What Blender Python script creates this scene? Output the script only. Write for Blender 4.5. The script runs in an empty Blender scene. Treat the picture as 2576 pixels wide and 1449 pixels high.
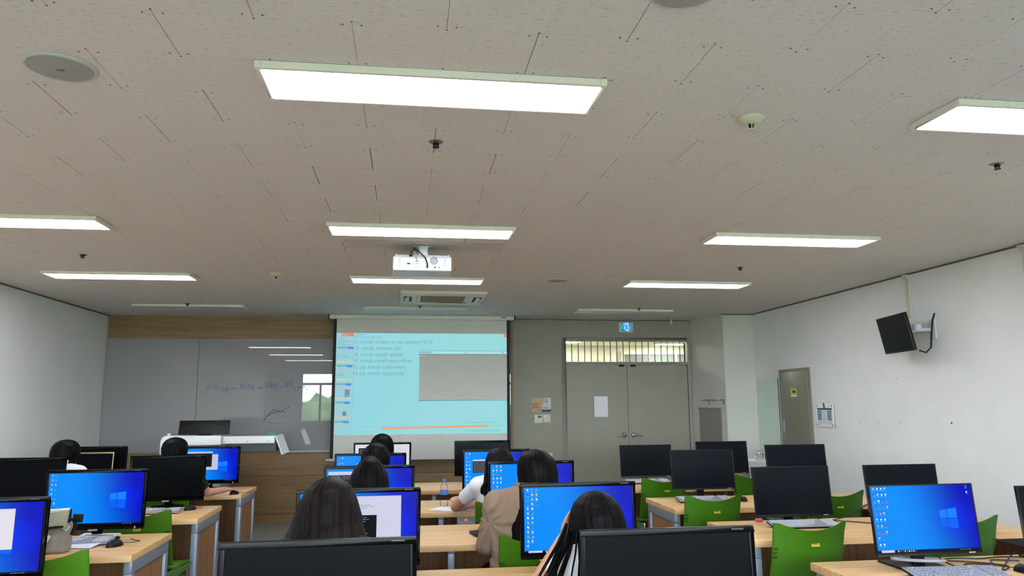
import bpy, bmesh, math, random
from mathutils import Vector, Matrix, noise
R_ = math.radians
random.seed(7)
scene = bpy.context.scene
COL = scene.collection

# ------------------------------------------------------------------ camera
CAM_Z = 1.52
YAW, PIT, ROL, FPX = 0.13967380, 0.15290842, -0.00665542, 1881.327
cy, sy, cp, sp, cr, sr = math.cos(YAW), math.sin(YAW), math.cos(PIT), math.sin(PIT), math.cos(ROL), math.sin(ROL)
Fv = Vector((sy*cp, cy*cp, sp)); R0 = Vector((cy, -sy, 0)); U0 = R0.cross(Fv)
Rv = R0*cr + U0*sr; Uv = U0*cr - R0*sr
cam_d = bpy.data.cameras.new('camera'); cam = bpy.data.objects.new('camera', cam_d); COL.objects.link(cam)
cam.matrix_world = Matrix(((Rv.x, Uv.x, -Fv.x, 0), (Rv.y, Uv.y, -Fv.y, 0), (Rv.z, Uv.z, -Fv.z, CAM_Z), (0, 0, 0, 1)))
cam_d.sensor_width = 36; cam_d.lens = 36*FPX/2576; cam_d.clip_start = 0.05
scene.camera = cam

# ------------------------------------------------------------------ view, world, light levels
scene.view_settings.view_transform = 'Standard'
scene.view_settings.look = 'None'
scene.view_settings.gamma = 1.0
scene.view_settings.use_curve_mapping = False
scene.view_settings.exposure = 1.75
PANEL = 6.0          # LED panel radiance
SKYW = 12.0           # sky strength outside the back windows
w = bpy.data.worlds.new('sky'); scene.world = w; w.use_nodes = True
nt = w.node_tree; nt.nodes.clear()
wo = nt.nodes.new('ShaderNodeOutputWorld'); bg = nt.nodes.new('ShaderNodeBackground')
tc = nt.nodes.new('ShaderNodeTexCoord'); sx = nt.nodes.new('ShaderNodeSeparateXYZ'); rp = nt.nodes.new('ShaderNodeValToRGB')
nt.links.new(tc.outputs['Generated'], sx.inputs[0]); nt.links.new(sx.outputs['Z'], rp.inputs[0])
rp.color_ramp.elements[0].color = (.80, .86, .92, 1); rp.color_ramp.elements[1].color = (.42, .60, .95, 1)
nt.links.new(rp.outputs[0], bg.inputs[0]); bg.inputs[1].default_value = SKYW
nt.links.new(bg.outputs[0], wo.inputs[0])

# ------------------------------------------------------------------ materials
def s2l(c):
    return tuple(((v/255)/12.92 if v/255 <= .04045 else ((v/255+.055)/1.055)**2.4) for v in c)
MATS = {}
def mat(name, col, rough=.5, metal=0, spec=.5, var=.06, scale=30, bump=0, bscale=200, stretch=(1, 1, 1), coat=0, emit=None, es=0, trans=0, alpha=1):
    m = bpy.data.materials.new(name); m.use_nodes = True; t = m.node_tree; b = t.nodes['Principled BSDF']
    c = s2l(col) if max(col) > 1 else col
    b.inputs['Roughness'].default_value = rough; b.inputs['Metallic'].default_value = metal
    b.inputs['Specular IOR Level'].default_value = spec; b.inputs['Coat Weight'].default_value = coat
    b.inputs['Coat Roughness'].default_value = .012; b.inputs['Coat IOR'].default_value = 1.62
    g = t.nodes.new('ShaderNodeTexCoord'); mp = t.nodes.new('ShaderNodeMapping'); mp.inputs['Scale'].default_value = stretch
    t.links.new(g.outputs['Object'], mp.inputs[0])
    n = t.nodes.new('ShaderNodeTexNoise'); n.inputs['Scale'].default_value = scale; n.inputs['Detail'].default_value = 4
    t.links.new(mp.outputs[0], n.inputs['Vector'])
    r = t.nodes.new('ShaderNodeValToRGB')
    r.color_ramp.elements[0].position = .3; r.color_ramp.elements[1].position = .7
    r.color_ramp.elements[0].color = tuple(v*(1-var) for v in c)+(1,); r.color_ramp.elements[1].color = tuple(min(1, v*(1+var)) for v in c)+(1,)
    t.links.new(n.outputs['Fac'], r.inputs[0]); t.links.new(r.outputs[0], b.inputs['Base Color'])
    if bump:
        n2 = t.nodes.new('ShaderNodeTexNoise'); n2.inputs['Scale'].default_value = bscale; n2.inputs['Detail'].default_value = 3
        t.links.new(mp.outputs[0], n2.inputs['Vector'])
        bp = t.nodes.new('ShaderNodeBump'); bp.inputs['Strength'].default_value = bump; bp.inputs['Distance'].default_value = .01
        t.links.new(n2.outputs['Fac'], bp.inputs['Height']); t.links.new(bp.outputs[0], b.inputs['Normal'])
    if emit:
        b.inputs['Emission Color'].default_value = (s2l(emit) if max(emit) > 1 else emit)+(1,); b.inputs['Emission Strength'].default_value = es
    if trans: b.inputs['Transmission Weight'].default_value = trans
    MATS[name] = m
    return m
def wood(name, c1, c2, axis='x', rough=.4, spec=.4):
    m = bpy.data.materials.new(name); m.use_nodes = True; t = m.node_tree; b = t.nodes['Principled BSDF']
    g = t.nodes.new('ShaderNodeTexCoord'); mp = t.nodes.new('ShaderNodeMapping')
    mp.inputs['Scale'].default_value = {'x': (1.2, 22, 22), 'y': (22, 1.2, 22), 'z': (22, 22, 1.2)}[axis]
    t.links.new(g.outputs['Object'], mp.inputs[0])
    n = t.nodes.new('ShaderNodeTexNoise'); n.inputs['Scale'].default_value = 1.6; n.inputs['Detail'].default_value = 7; n.inputs['Distortion'].default_value = .6
    t.links.new(mp.outputs[0], n.inputs['Vector'])
    r = t.nodes.new('ShaderNodeValToRGB'); r.color_ramp.elements[0].position = .32; r.color_ramp.elements[1].position = .68
    r.color_ramp.elements[0].color = s2l(c1)+(1,); r.color_ramp.elements[1].color = s2l(c2)+(1,)
    t.links.new(n.outputs['Fac'], r.inputs[0]); t.links.new(r.outputs[0], b.inputs['Base Color'])
    b.inputs['Roughness'].default_value = rough; b.inputs['Specular IOR Level'].default_value = spec
    MATS[name] = m; return m
def print_mat(name, emis=0, base=1, rough=.4, spec=.5):
    """colours come from the mesh's colour attribute: flat print on paper, or the pixels of a lit screen"""
    m = bpy.data.materials.new(name); m.use_nodes = True; t = m.node_tree; b = t.nodes['Principled BSDF']
    a = t.nodes.new('ShaderNodeVertexColor'); a.layer_name = 'Col'
    if base:
        t.links.new(a.outputs[0], b.inputs['Base Color'])
    else:
        b.inputs['Base Color'].default_value = (.002, .002, .003, 1)
    if emis:
        t.links.new(a.outputs[0], b.inputs['Emission Color']); b.inputs['Emission Strength'].default_value = emis
    b.inputs['Roughness'].default_value = rough; b.inputs['Specular IOR Level'].default_value = spec
    MATS[name] = m; return m

mat('wall_paint', (233, 234, 234), .75, var=.025, scale=3, bump=.05, bscale=350, spec=.3)
mat('column_paint', (206, 206, 197), .75, var=.025, scale=3, bump=.05, bscale=350, spec=.3)
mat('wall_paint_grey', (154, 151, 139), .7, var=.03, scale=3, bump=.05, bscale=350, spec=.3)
mat('floor_vinyl', (146, 141, 136), .5, var=.12, scale=6, spec=.4)
mat('ceiling_void', (40, 38, 36), .9)
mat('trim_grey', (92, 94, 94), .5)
wood('wood_top', (206, 160, 106), (232, 192, 138), 'x', .35)
wood('wood_edge', (186, 142, 98), (206, 166, 120), 'x', .45)
wood('wood_side', (128, 90, 58), (156, 114, 76), 'z', .5)
wood('wood_wall', (132, 103, 68), (158, 127, 88), 'x', .5)
mat('desk_steel', (142, 150, 168), .4, metal=.35, var=.03)
mat('fixture_white', (229, 225, 214), .45, var=.02)
mat('diffuser_off', (205, 210, 205), .35, var=.02)
mat('led_panel', (250, 250, 250), .5, emit=(247, 251, 255), es=PANEL)
mat('black_gloss', (6, 6, 8), .26, spec=.09, var=.1)
mat('black_plastic', (10, 11, 13), .42, spec=.3, var=.1)
mat('black_matte', (24, 24, 26), .7, var=.1)
mat('screen_off', (5, 8, 11), .3, spec=.06, var=.04)
mat('screen_off_slim', (11, 16, 23), .4, spec=.10, var=.04)
mat('chair_green', (66, 118, 18), .34, var=.05, spec=.5)
mat('slot_dark', (40, 70, 12), .6)
mat('chrome', (190, 192, 196), .16, metal=1, var=.02)
mat('steel_brushed', (160, 158, 152), .3, metal=1, var=.05)
mat('sticker_yellow', (206, 190, 60), .5, var=.08)
mat('sticker_ink', (150, 130, 30), .5)
mat('white_plastic', (206, 208, 218), .35, var=.02)
mat('grey_plastic', (150, 153, 158), .4, var=.03)
mat('silver_plastic', (160, 164, 174), .32, metal=.2, var=.03)
mat('key_grey', (142, 145, 156), .45, var=.03)
mat('lectern_white', (240, 241, 245), .35, var=.02)
mat('dark_mark', (52, 54, 56), .5)
mat('key_white', (186, 190, 200), .45, var=.03)
mat('speaker_mesh', (160, 162, 160), .6, var=.08, scale=400)
mat('speaker_rim', (190, 196, 194), .5)
mat('ivory_plastic', (206, 203, 184), .5, var=.03)
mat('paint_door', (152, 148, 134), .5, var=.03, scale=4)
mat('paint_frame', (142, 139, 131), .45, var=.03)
mat('screen_fabric', (215, 213, 206), .8, var=.02)
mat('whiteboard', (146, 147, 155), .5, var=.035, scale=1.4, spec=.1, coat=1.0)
mat('marker_blue', (88, 88, 150), .5)
mat('marker_red', (140, 80, 80), .5)
mat('mirror_glass', (214, 228, 220), .08, metal=.9, var=.01)
mat('cabinet_steel', (128, 126, 112), .3, spec=.5, var=.05, scale=5)
mat('porcelain', (235, 238, 240), .12, var=.01)
mat('paper', (232, 232, 240), .7, var=.02)
mat('paper_ink', (120, 120, 135), .7)
mat('book_teal', (30, 120, 112), .45, var=.1)
mat('cap_blue', (80, 130, 215), .35)
mat('label_blue', (70, 120, 200), .4, var=.3, scale=60)
mat('cable_black', (22, 20, 22), .5)
mat('led_violet', (80, 50, 250), .4, emit=(90, 60, 255), es=1.0)
mat('led_red', (255, 50, 40), .4, emit=(255, 60, 40), es=1.0)
mat('pink_rubber', (214, 96, 120), .5)
mat('skin', (204, 152, 124), .5, var=.06, scale=25, spec=.4)
mat('lip', (190, 110, 104), .5)
mat('eye_dark', (26, 20, 18), .2)
mat('hair_black', (6.5, 5.5, 6.3), .44, var=.5, scale=3, stretch=(60, 60, 1.2), bump=.18, bscale=3, spec=.07)
mat('hair_brown', (14, 10, 9.5), .44, var=.5, scale=3, stretch=(60, 60, 1.2), bump=.18, bscale=3, spec=.07)
mat('cloth_white', (226, 226, 232), .85, var=.05, scale=12, bump=.25, bscale=26)
mat('cloth_beige', (142, 119, 101), .85, var=.07, scale=12, bump=.5, bscale=16)
mat('cloth_black', (13, 13, 15), .9, var=.2, scale=40, bump=.2, bscale=30)
mat('cloth_cream', (196, 182, 160), .85, var=.06, bump=.3, bscale=24)
mat('cloth_denim', (52, 60, 84), .9, var=.2, scale=60)
mat('canvas_cream', (224, 220, 204), .85, var=.14, scale=90, bump=.6, bscale=160)
mat('canvas_mesh', (172, 168, 150), .85, var=.25, scale=260, bump=.6, bscale=260)
mat('canvas_grey', (146, 140, 132), .85, var=.18, scale=20, bump=.4, bscale=40)
mat('brass_toy', (190, 150, 50), .4, metal=.4)
mat('laptop_bronze', (176, 148, 116), .35, metal=.4)
mat('filter_beige', (150, 136, 108), .8, var=.1, scale=90)
mat('leaf_green', (88, 112, 60), .8, var=.6, scale=2.5)
mat('teal_strip', (40, 92, 104), .5)
print_mat('lcd_image', emis=.30, base=0, rough=.3, spec=.05)
print_mat('beam_image', emis=.275, base=0, rough=.9, spec=.1)
print_mat('sign_image', emis=.36, base=0, rough=.3)
print_mat('flat_print', emis=0, base=1, rough=.6)

def clear_glass(name, tint=(1, 1, 1), ior=1.45):
    m = bpy.data.materials.new(name); m.use_nodes = True; t = m.node_tree; t.nodes.clear()
    o = t.nodes.new('ShaderNodeOutputMaterial'); mx = t.nodes.new('ShaderNodeMixShader'); tr = t.nodes.new('ShaderNodeBsdfTransparent')
    gl = t.nodes.new('ShaderNodeBsdfGlossy'); fr = t.nodes.new('ShaderNodeFresnel')
    gl.inputs['Roughness'].default_value = .02; tr.inputs[0].default_value = tint+(1,); fr.inputs[0].default_value = ior
    t.links.new(fr.outputs[0], mx.inputs[0]); t.links.new(tr.outputs[0], mx.inputs[1]); t.links.new(gl.outputs[0], mx.inputs[2]); t.links.new(mx.outputs[0], o.inputs[0])
    MATS[name] = m
clear_glass('window_glass', (.93, .96, .95))
clear_glass('bottle_plastic', (.97, .98, .99), 1.12)

def hair_strands(name):
    t = MATS[name].node_tree; b = t.nodes['Principled BSDF']; r = [n for n in t.nodes if n.type == 'VALTORGB'][0]
    a = t.nodes.new('ShaderNodeAttribute'); a.attribute_name = 'strand'; a.attribute_type = 'GEOMETRY'
    t.links.new(a.outputs['Fac'], r.inputs[0]); r.color_ramp.elements[0].position = .1; r.color_ramp.elements[1].position = .95
    c = tuple(r.color_ramp.elements[1].color); r.color_ramp.elements[1].color = tuple(v*1.7 for v in c[:3])+(1,); r.color_ramp.elements[0].color = tuple(v*.4 for v in c[:3])+(1,)
    bp = [n for n in t.nodes if n.type == 'BUMP'][0]; t.links.new(a.outputs['Fac'], bp.inputs['Height']); bp.inputs['Strength'].default_value = .55; bp.inputs['Distance'].default_value = .004
hair_strands('hair_black'); hair_strands('hair_brown')
def tile_material():
    m = bpy.data.materials.new('mineral_tile'); m.use_nodes = True; t = m.node_tree; b = t.nodes['Principled BSDF']; L = t.links.new
    geo = t.nodes.new('ShaderNodeNewGeometry')
    wob = t.nodes.new('ShaderNodeTexNoise'); wob.inputs['Scale'].default_value = 90; wob.inputs['Detail'].default_value = 1
    L(geo.outputs['Position'], wob.inputs['Vector'])
    def fissure(sxx, syy, off, hw, hh, keep):
        mp = t.nodes.new('ShaderNodeMapping'); mp.inputs['Scale'].default_value = (sxx, syy, 0); mp.inputs['Location'].default_value = off
        L(geo.outputs['Position'], mp.inputs[0])
        v = t.nodes.new('ShaderNodeTexVoronoi'); v.inputs['Scale'].default_value = 1; v.inputs['Randomness'].default_value = .8
        L(mp.outputs[0], v.inputs['Vector'])
        d = t.nodes.new('ShaderNodeVectorMath'); d.operation = 'SUBTRACT'; L(mp.outputs[0], d.inputs[0]); L(v.outputs['Position'], d.inputs[1])
        s = t.nodes.new('ShaderNodeSeparateXYZ'); L(d.outputs[0], s.inputs[0])
        wy = t.nodes.new('ShaderNodeMath'); wy.operation = 'MULTIPLY_ADD'; L(wob.outputs['Fac'], wy.inputs[0]); wy.inputs[1].default_value = .22; wy.inputs[2].default_value = -.11
        yy = t.nodes.new('ShaderNodeMath'); yy.operation = 'ADD'; L(s.outputs['Y'], yy.inputs[0]); L(wy.outputs[0], yy.inputs[1])
        def lt(src, lim):
            a = t.nodes.new('ShaderNodeMath'); a.operation = 'ABSOLUTE'; L(src, a.inputs[0])
            c = t.nodes.new('ShaderNodeMapRange'); L(a.outputs[0], c.inputs[0]); c.inputs[1].default_value = lim*1.3; c.inputs[2].default_value = lim*.6; c.inputs[3].default_value = 0; c.inputs[4].default_value = 1
            return c.outputs[0]
        q = t.nodes.new('ShaderNodeMath'); q.operation = 'MULTIPLY'; L(lt(s.outputs['X'], hw), q.inputs[0]); L(lt(yy.outputs[0], hh), q.inputs[1])
        sc = t.nodes.new('ShaderNodeSeparateColor'); L(v.outputs['Color'], sc.inputs[0])
        k = t.nodes.new('ShaderNodeMath'); k.operation = 'LESS_THAN'; L(sc.outputs[0], k.inputs[0]); k.inputs[1].default_value = keep
        z = t.nodes.new('ShaderNodeMath'); z.operation = 'MULTIPLY'; L(q.outputs[0], z.inputs[0]); L(k.outputs[0], z.inputs[1])
        return z.outputs[0]
    f1 = fissure(21, 23, (0, 0, 0), .19, .028, .66)
    f2 = fissure(34, 30, (3.3, 1.7, 0), .07, .06, .22)
    mxx = t.nodes.new('ShaderNodeMath'); mxx.operation = 'MAXIMUM'; L(f1, mxx.inputs[0]); L(f2, mxx.inputs[1])
    n = t.nodes.new('ShaderNodeTexNoise'); n.inputs['Scale'].default_value = 120; L(geo.outputs['Position'], n.inputs['Vector'])
    r = t.nodes.new('ShaderNodeValToRGB'); r.color_ramp.elements[0].color = s2l((212, 208, 205))+(1,); r.color_ramp.elements[1].color = s2l((226, 223, 220))+(1,)
    L(n.outputs['Fac'], r.inputs[0])
    mix = t.nodes.new('ShaderNodeMix'); mix.data_type = 'RGBA'
    L(mxx.outputs[0], mix.inputs[0]); L(r.outputs[0], mix.inputs[6]); mix.inputs[7].default_value = s2l((178, 172, 166))+(1,)
    L(mix.outputs[2], b.inputs['Base Color']); b.inputs['Roughness'].default_value = .9; b.inputs['Specular IOR Level'].default_value = .2
    MATS['mineral_tile'] = m
tile_material()
mat('ceiling_patch', (206, 202, 198), .9)
mat('tile_screw', (70, 64, 58), .6)

# ------------------------------------------------------------------ mesh helpers
class MB:
    def __init__(s): s.v = []; s.f = []; s.m = []; s.c = []
    def add(s, vs, fs, mi=0, cols=None):
        o = len(s.v); s.v += [tuple(p) for p in vs]
        for k, f in enumerate(fs):
            s.f.append([i+o for i in f]); s.m.append(mi); s.c.append(cols[k] if cols else None)
        return s
    def box(s, x0, x1, y0, y1, z0, z1, T=None, mi=0, skip=()):
        vs = [Vector((x, y, z)) for z in (z0, z1) for y in (y0, y1) for x in (x0, x1)]
        if T is not None: vs = [T @ q for q in vs]
        fs = {'b': [0, 2, 3, 1], 't': [4, 5, 7, 6], 'f': [0, 1, 5, 4], 'k': [2, 6, 7, 3], 'l': [0, 4, 6, 2], 'r': [1, 3, 7, 5]}
        return s.add(vs, [f for k, f in fs.items() if k not in skip], mi)
    def tube(s, pts, r, n=8, cap=True, mi=0):
        pts = [Vector(q) for q in pts]; rs = r if isinstance(r, (list, tuple)) else [r]*len(pts)
        up = Vector((0, 0, 1)); vs = []; prev = None
        for i, q in enumerate(pts):
            d = (pts[min(i+1, len(pts)-1)]-pts[max(i-1, 0)])
            d = d.normalized() if d.length > 1e-9 else Vector((0, 0, 1))
            a = prev if prev is not None else (Vector((1, 0, 0)) if abs(d.x) < .8 else up)
            a = (a-d*a.dot(d)).normalized(); prev = a; b = d.cross(a)
            for k in range(n):
                t = 2*math.pi*k/n; vs.append(q+(a*math.cos(t)+b*math.sin(t))*rs[i])
        fs = []
        for i in range(len(pts)-1):
            for k in range(n):
                fs.append([i*n+k, i*n+(k+1) % n, (i+1)*n+(k+1) % n, (i+1)*n+k])
        if cap:
            fs.append(list(range(n))[::-1]); fs.append([(len(pts)-1)*n+k for k in range(n)])
        return s.add(vs, fs, mi)
    def lathe(s, prof, n=24, T=None, mi=0, sx=1, sy=1):
        vs = []
        for r, z in prof:
            for k in range(n):
                t = 2*math.pi*k/n; vs.append(Vector((r*sx*math.cos(t), r*sy*math.sin(t), z)))
        if T is not None: vs = [T @ q for q in vs]
        fs = []
        for i in range(len(prof)-1):
            for k in range(n): fs.append([i*n+k, i*n+(k+1) % n, (i+1)*n+(k+1) % n, (i+1)*n+k])
        fs.append(list(range(n))[::-1]); fs.append([(len(prof)-1)*n+k for k in range(n)])
        return s.add(vs, fs, mi)
    def prism(s, poly, d0, d1, axis='z', T=None, mi=0):
        """poly: 2-D outline; extruded along axis from d0 to d1"""
        def P(a, b, d): return Vector((a, b, d)) if axis == 'z' else (Vector((a, d, b)) if axis == 'y' else Vector((d, a, b)))
        n = len(poly); vs = [P(a, b, d0) for a, b in poly]+[P(a, b, d1) for a, b in poly]
        if T is not None: vs = [T @ q for q in vs]
        fs = [list(range(n))[::-1], [n+i for i in range(n)]]+[[i, (i+1) % n, n+(i+1) % n, n+i] for i in range(n)]
        return s.add(vs, fs, mi)
    def sheet(s, fn, nu, nv, th, mi=0):
        """closed sheet: fn(u,v)->(point, normal), thickness th"""
        top = []; bot = []
        for j in range(nv+1):
            for i in range(nu+1):
                p, n = fn(i/nu, j/nv); top.append(p+n*th/2); bot.append(p-n*th/2)
        N = len(top); W = nu+1; fs = []
        for j in range(nv):
            for i in range(nu):
                a = j*W+i; fs.append([a, a+1, a+W+1, a+W]); fs.append([N+a, N+a+W, N+a+W+1, N+a+1])
        for i in range(nu):
            fs.append([i, N+i, N+i+1, i+1]); a = nv*W+i; fs.append([a, a+1, N+a+1, N+a])
        for j in range(nv):
            a = j*W; fs.append([a, a+W, N+a+W, N+a]); a = j*W+nu; fs.append([a, N+a, N+a+W, a+W])
        return s.add(top+bot, fs, mi)
    def capsule(s, p0, p1, r0, r1, n=12, flat=False, mi=0):
        p0 = Vector(p0); p1 = Vector(p1); d = (p1-p0).normalized(); pts = []; rs = []
        if not flat:
            for a in (-85, -60, -30): pts.append(p0+d*r0*math.sin(R_(a))); rs.append(r0*math.cos(R_(a)))
        pts.append(p0); rs.append(r0); pts.append(p1); rs.append(r1)
        if not flat:
            for a in (30, 60, 85): pts.append(p1+d*r1*math.sin(R_(a))); rs.append(r1*math.cos(R_(a)))
        return s.tube(pts, rs, n, True, mi)
    def ellipsoid(s, c, r, n=16, m=10, rot=None, mi=0):
        prof = [(max(1e-4, math.sin(math.pi*i/m)), -math.cos(math.pi*i/m)) for i in range(m+1)]
        prof[0] = (.02, -1); prof[-1] = (.02, 1)
        T = Matrix.Translation(Vector(c)) @ (rot if rot is not None else Matrix.Identity(4)) @ Matrix.Diagonal((r[0], r[1], r[2], 1))
        return s.lathe(prof, n, T, mi)
    def loft(s, rings, n=20, mi=0):
        """rings: (cx,cy,cz,rx,ry)"""
        vs = []
        for cx, cyy, cz, rx, ry in rings:
            for k in range(n):
                t = 2*math.pi*k/n; vs.append(Vector((cx+rx*math.cos(t), cyy+ry*math.sin(t), cz)))
        fs = []
        for i in range(len(rings)-1):
            for k in range(n): fs.append([i*n+k, i*n+(k+1) % n, (i+1)*n+(k+1) % n, (i+1)*n+k])
        fs.append(list(range(n))[::-1]); fs.append([(len(rings)-1)*n+k for k in range(n)])
        return s.add(vs, fs, mi)
    def mesh(s, name, mats, smooth=True, bevel=0, seg=2):
        me = bpy.data.meshes.new(name); me.from_pydata(s.v, [], s.f)
        for m in (mats if isinstance(mats, (list, tuple)) else [mats]): me.materials.append(MATS[m])
        for p, i in zip(me.polygons, s.m): p.material_index = i
        if any(c is not None for c in s.c):
            at = me.color_attributes.new('Col', 'FLOAT_COLOR', 'CORNER')
            for p, c in zip(me.polygons, s.c):
                for k, li in enumerate(p.loop_indices):
                    q = c[k] if c and isinstance(c[0], tuple) else (c or (0, 0, 0)); at.data[li].color = (q[0], q[1], q[2], 1)
        if bevel:
            bm = bmesh.new(); bm.from_mesh(me); bmesh.ops.remove_doubles(bm, verts=bm.verts, dist=1e-6)
            es = [e for e in bm.edges if len(e.link_faces) == 2 and e.calc_face_angle(0) > R_(40)]
            bmesh.ops.bevel(bm, geom=es, offset=bevel, segments=seg, affect='EDGES', profile=.6, clamp_overlap=True)
            bm.to_mesh(me); bm.free()
        if smooth:
            for p in me.polygons: p.use_smooth = True
            me.set_sharp_from_angle(angle=R_(38))
        return me
    def build(s, name, mats, parent=None, smooth=True, bevel=0, seg=2, loc=None):
        return link(name, s.mesh(name, mats, smooth, bevel, seg), parent, loc)
def link(name, me, parent=None, loc=None):
    o = bpy.data.objects.new(name, me); COL.objects.link(o)
    if parent: o.parent = parent
    if loc is not None: o.location = loc
    return o
def tag(o, label=None, cat=None, group=None, kind=None):
    if label: o['label'] = label
    if cat: o['category'] = cat
    if group: o['group'] = group
    if kind: o['kind'] = kind
    return o
def thing(name, label, cat, loc=(0, 0, 0), rz=0, group=None):
    o = bpy.data.objects.new(name, None); COL.objects.link(o); o.location = loc; o.rotation_euler = (0, 0, rz)
    o.empty_display_size = .1
    return tag(o, label, cat, group)
def dup(o, label=None, parent=None):
    c = o.copy(); COL.objects.link(c)
    if parent: c.parent = parent
    if label: c['label'] = label
    for ch in list(o.children): dup(ch, None, c)
    return c
def struct(name, mb, mats, parent=None, **k):
    o = mb.build(name, mats, parent, **k)
    if parent is None: o['kind'] = 'structure'
    return o
def text_mesh(body, size, width=None, shear=0):
    cu = bpy.data.curves.new('t', 'FONT'); cu.body = body; cu.size = size; cu.shear = shear; cu.resolution_u = 2
    o = bpy.data.objects.new('t', cu); COL.objects.link(o)
    dg = bpy.context.evaluated_depsgraph_get(); me = bpy.data.meshes.new_from_object(o.evaluated_get(dg))
    vs = [v.co.copy() for v in me.vertices]; fs = [list(p.vertices) for p in me.polygons]
    bpy.data.objects.remove(o); bpy.data.meshes.remove(me); bpy.data.curves.remove(cu)
    if vs:
        x0 = min(v.x for v in vs); x1 = max(v.x for v in vs)
        k = width/(x1-x0) if width else 1
        vs = [Vector(((v.x-x0)*k, v.y, 0)) for v in vs]
    return vs, fs
def evaluated(mb, mats, voxel=.008, smooth=4, fac=.5):
    me = mb.mesh('raw', mats, smooth=False); o = bpy.data.objects.new('raw', me); COL.objects.link(o)
    m = o.modifiers.new('r', 'REMESH'); m.mode = 'VOXEL'; m.voxel_size = voxel; m.use_smooth_shade = True
    if smooth:
        q = o.modifiers.new('s', 'SMOOTH'); q.iterations = smooth; q.factor = fac
    dg = bpy.context.evaluated_depsgraph_get(); out = bpy.data.meshes.new_from_object(o.evaluated_get(dg))
    bpy.data.objects.remove(o); bpy.data.meshes.remove(me)
    for p in out.polygons: p.use_smooth = True
    return out

# ------------------------------------------------------------------ the room
H = 2.711; XL, XR, YF, YB = -3.93, 4.70, 10.52, -2.3
struct('floor', MB().box(XL-.2, XR+.2, YB-.2, YF+.2, -.1, 0), 'floor_vinyl', smooth=False)
struct('wall_left', MB().box(XL-.2, XL, YB-.2, YF+.2, 0, H+.1), 'wall_paint', smooth=False)
wr = struct('wall_right', MB().box(XR, XR+.2, YB-.2, YF+.2, 0, H+.1), 'wall_paint', smooth=False)
# front wall with the double door and its transom
DX0, DX1, DZ1 = 2.195, 4.115, 2.45
wf = MB()
wf.box(XL, DX0, YF, YF+.18, 0, H+.1); wf.box(DX1, XR, YF, YF+.18, 0, H+.1); wf.box(DX0, DX1, YF, YF+.18, DZ1, H+.1)
def tint(name, stops, sc):
    t = MATS[name].node_tree; r = [n for n in t.nodes if n.type == 'VALTORGB'][0]; r.color_ramp.elements[0].color = s2l(stops[0])+(1,); r.color_ramp.elements[1].color = s2l(stops[1])+(1,)
    [n for n in t.nodes if n.type == 'TEX_NOISE'][0].inputs['Scale'].default_value = sc
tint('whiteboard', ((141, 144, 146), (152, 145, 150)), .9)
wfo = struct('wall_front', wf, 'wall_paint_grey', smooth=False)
# wood cladding of the front wall: planks above and below the whiteboard, upright at the right end
for x0, x1, z0, z1 in ((XL+.01, 1.445, 2.41, H-.012), (XL+.01, 1.445, .596, .905), (XL+.01, 1.445, .106, .590), (XL+.01, 1.445, 0.0, .100), (1.45, 1.485, 0, H-.012)):
    MB().box(x0, x1, YF-.022, YF-.001, z0, z1).build('wood_panel', 'wood_wall', wfo, bevel=.002, seg=1)
# column in the front right corner
struct('wall_column', MB().prism([(4.12, 10.52), (4.262, 9.68), (4.71, 9.68), (4.71, 10.52)][::-1], 0, H+.05), 'column_paint', smooth=False)
# back wall with windows
bw = MB(); bw.box(XL, XR, YB-.2, YB, 0, 1.0); bw.box(XL, XR, YB-.2, YB, 2.48, H+.1)
WX = [(-3.15, -.95), (-.75, 1.45), (1.65, 4.3)]
xs = XL
for a, b in WX: bw.box(xs, a, YB-.2, YB, 1.0, 2.48); xs = b
bw.box(xs, XR, YB-.2, YB, 1.0, 2.48)
struct('wall_back', bw, 'wall_paint', smooth=False)
for i, (a, b) in enumerate(WX):
    f = MB(); y0, y1 = YB-.13, YB-.07
    f.box(a, b, y0, y1, 1.0, 1.05); f.box(a, b, y0, y1, 2.43, 2.48); f.box(a, a+.05, y0, y1, 1.05, 2.43); f.box(b-.05, b, y0, y1, 1.05, 2.43)
    f.box(a+.05, b-.05, y0, y1, 2.10, 2.17)
    n = 4; wd = (b-a-.1)/n
    for k in range(1, n): f.box(a+.05+wd*k-.03, a+.05+wd*k+.03, y0, y1, 1.05, 2.10)
    wn = struct('window_%d' % (i+1), f, 'trim_grey', smooth=False)
    for k in range(n): MB().box(a+.05+wd*k+.03*(k > 0), a+.05+wd*(k+1)-.03*(k < n-1), YB-.103, YB-.097, 1.05, 2.10).build('pane', 'window_glass', wn, smooth=False)
    MB().box(a+.05, b-.05, YB-.103, YB-.097, 2.17, 2.43).build('pane', 'window_glass', wn, smooth=False)
# trees outside, seen mirrored in the whiteboard
tm = MB()
for k in range(16):
    c = Vector((-16+k*2.3+random.uniform(-.7, .7), -15+random.uniform(-1.5, 1.5), random.uniform(-1.6, .2))); r = random.uniform(1.8, 2.7)
    bm = bmesh.new(); bmesh.ops.create_icosphere(bm, subdivisions=3, radius=1)
    vs = [c+v.co*r*(1+.35*noise.noise(v.co*2.3+c)+.18*noise.noise(v.co*7+c)) for v in bm.verts]
    bm.verts.index_update(); tm.add(vs, [[v.index for v in f.verts] for f in bm.faces]); bm.free()
tag(tm.build('tree_foliage', 'leaf_green'), 'green tree canopy outside the back windows, seen mirrored in the whiteboard', 'trees', kind='stuff')
mat('bounce_paving', (168, 166, 158), .9)  # unseen ground outside, made pale to bounce daylight up onto the ceiling
struct('ground', MB().box(-40, 40, -40, YB-.3, -4.2, -4.0), 'bounce_paving', smooth=False)

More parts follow.
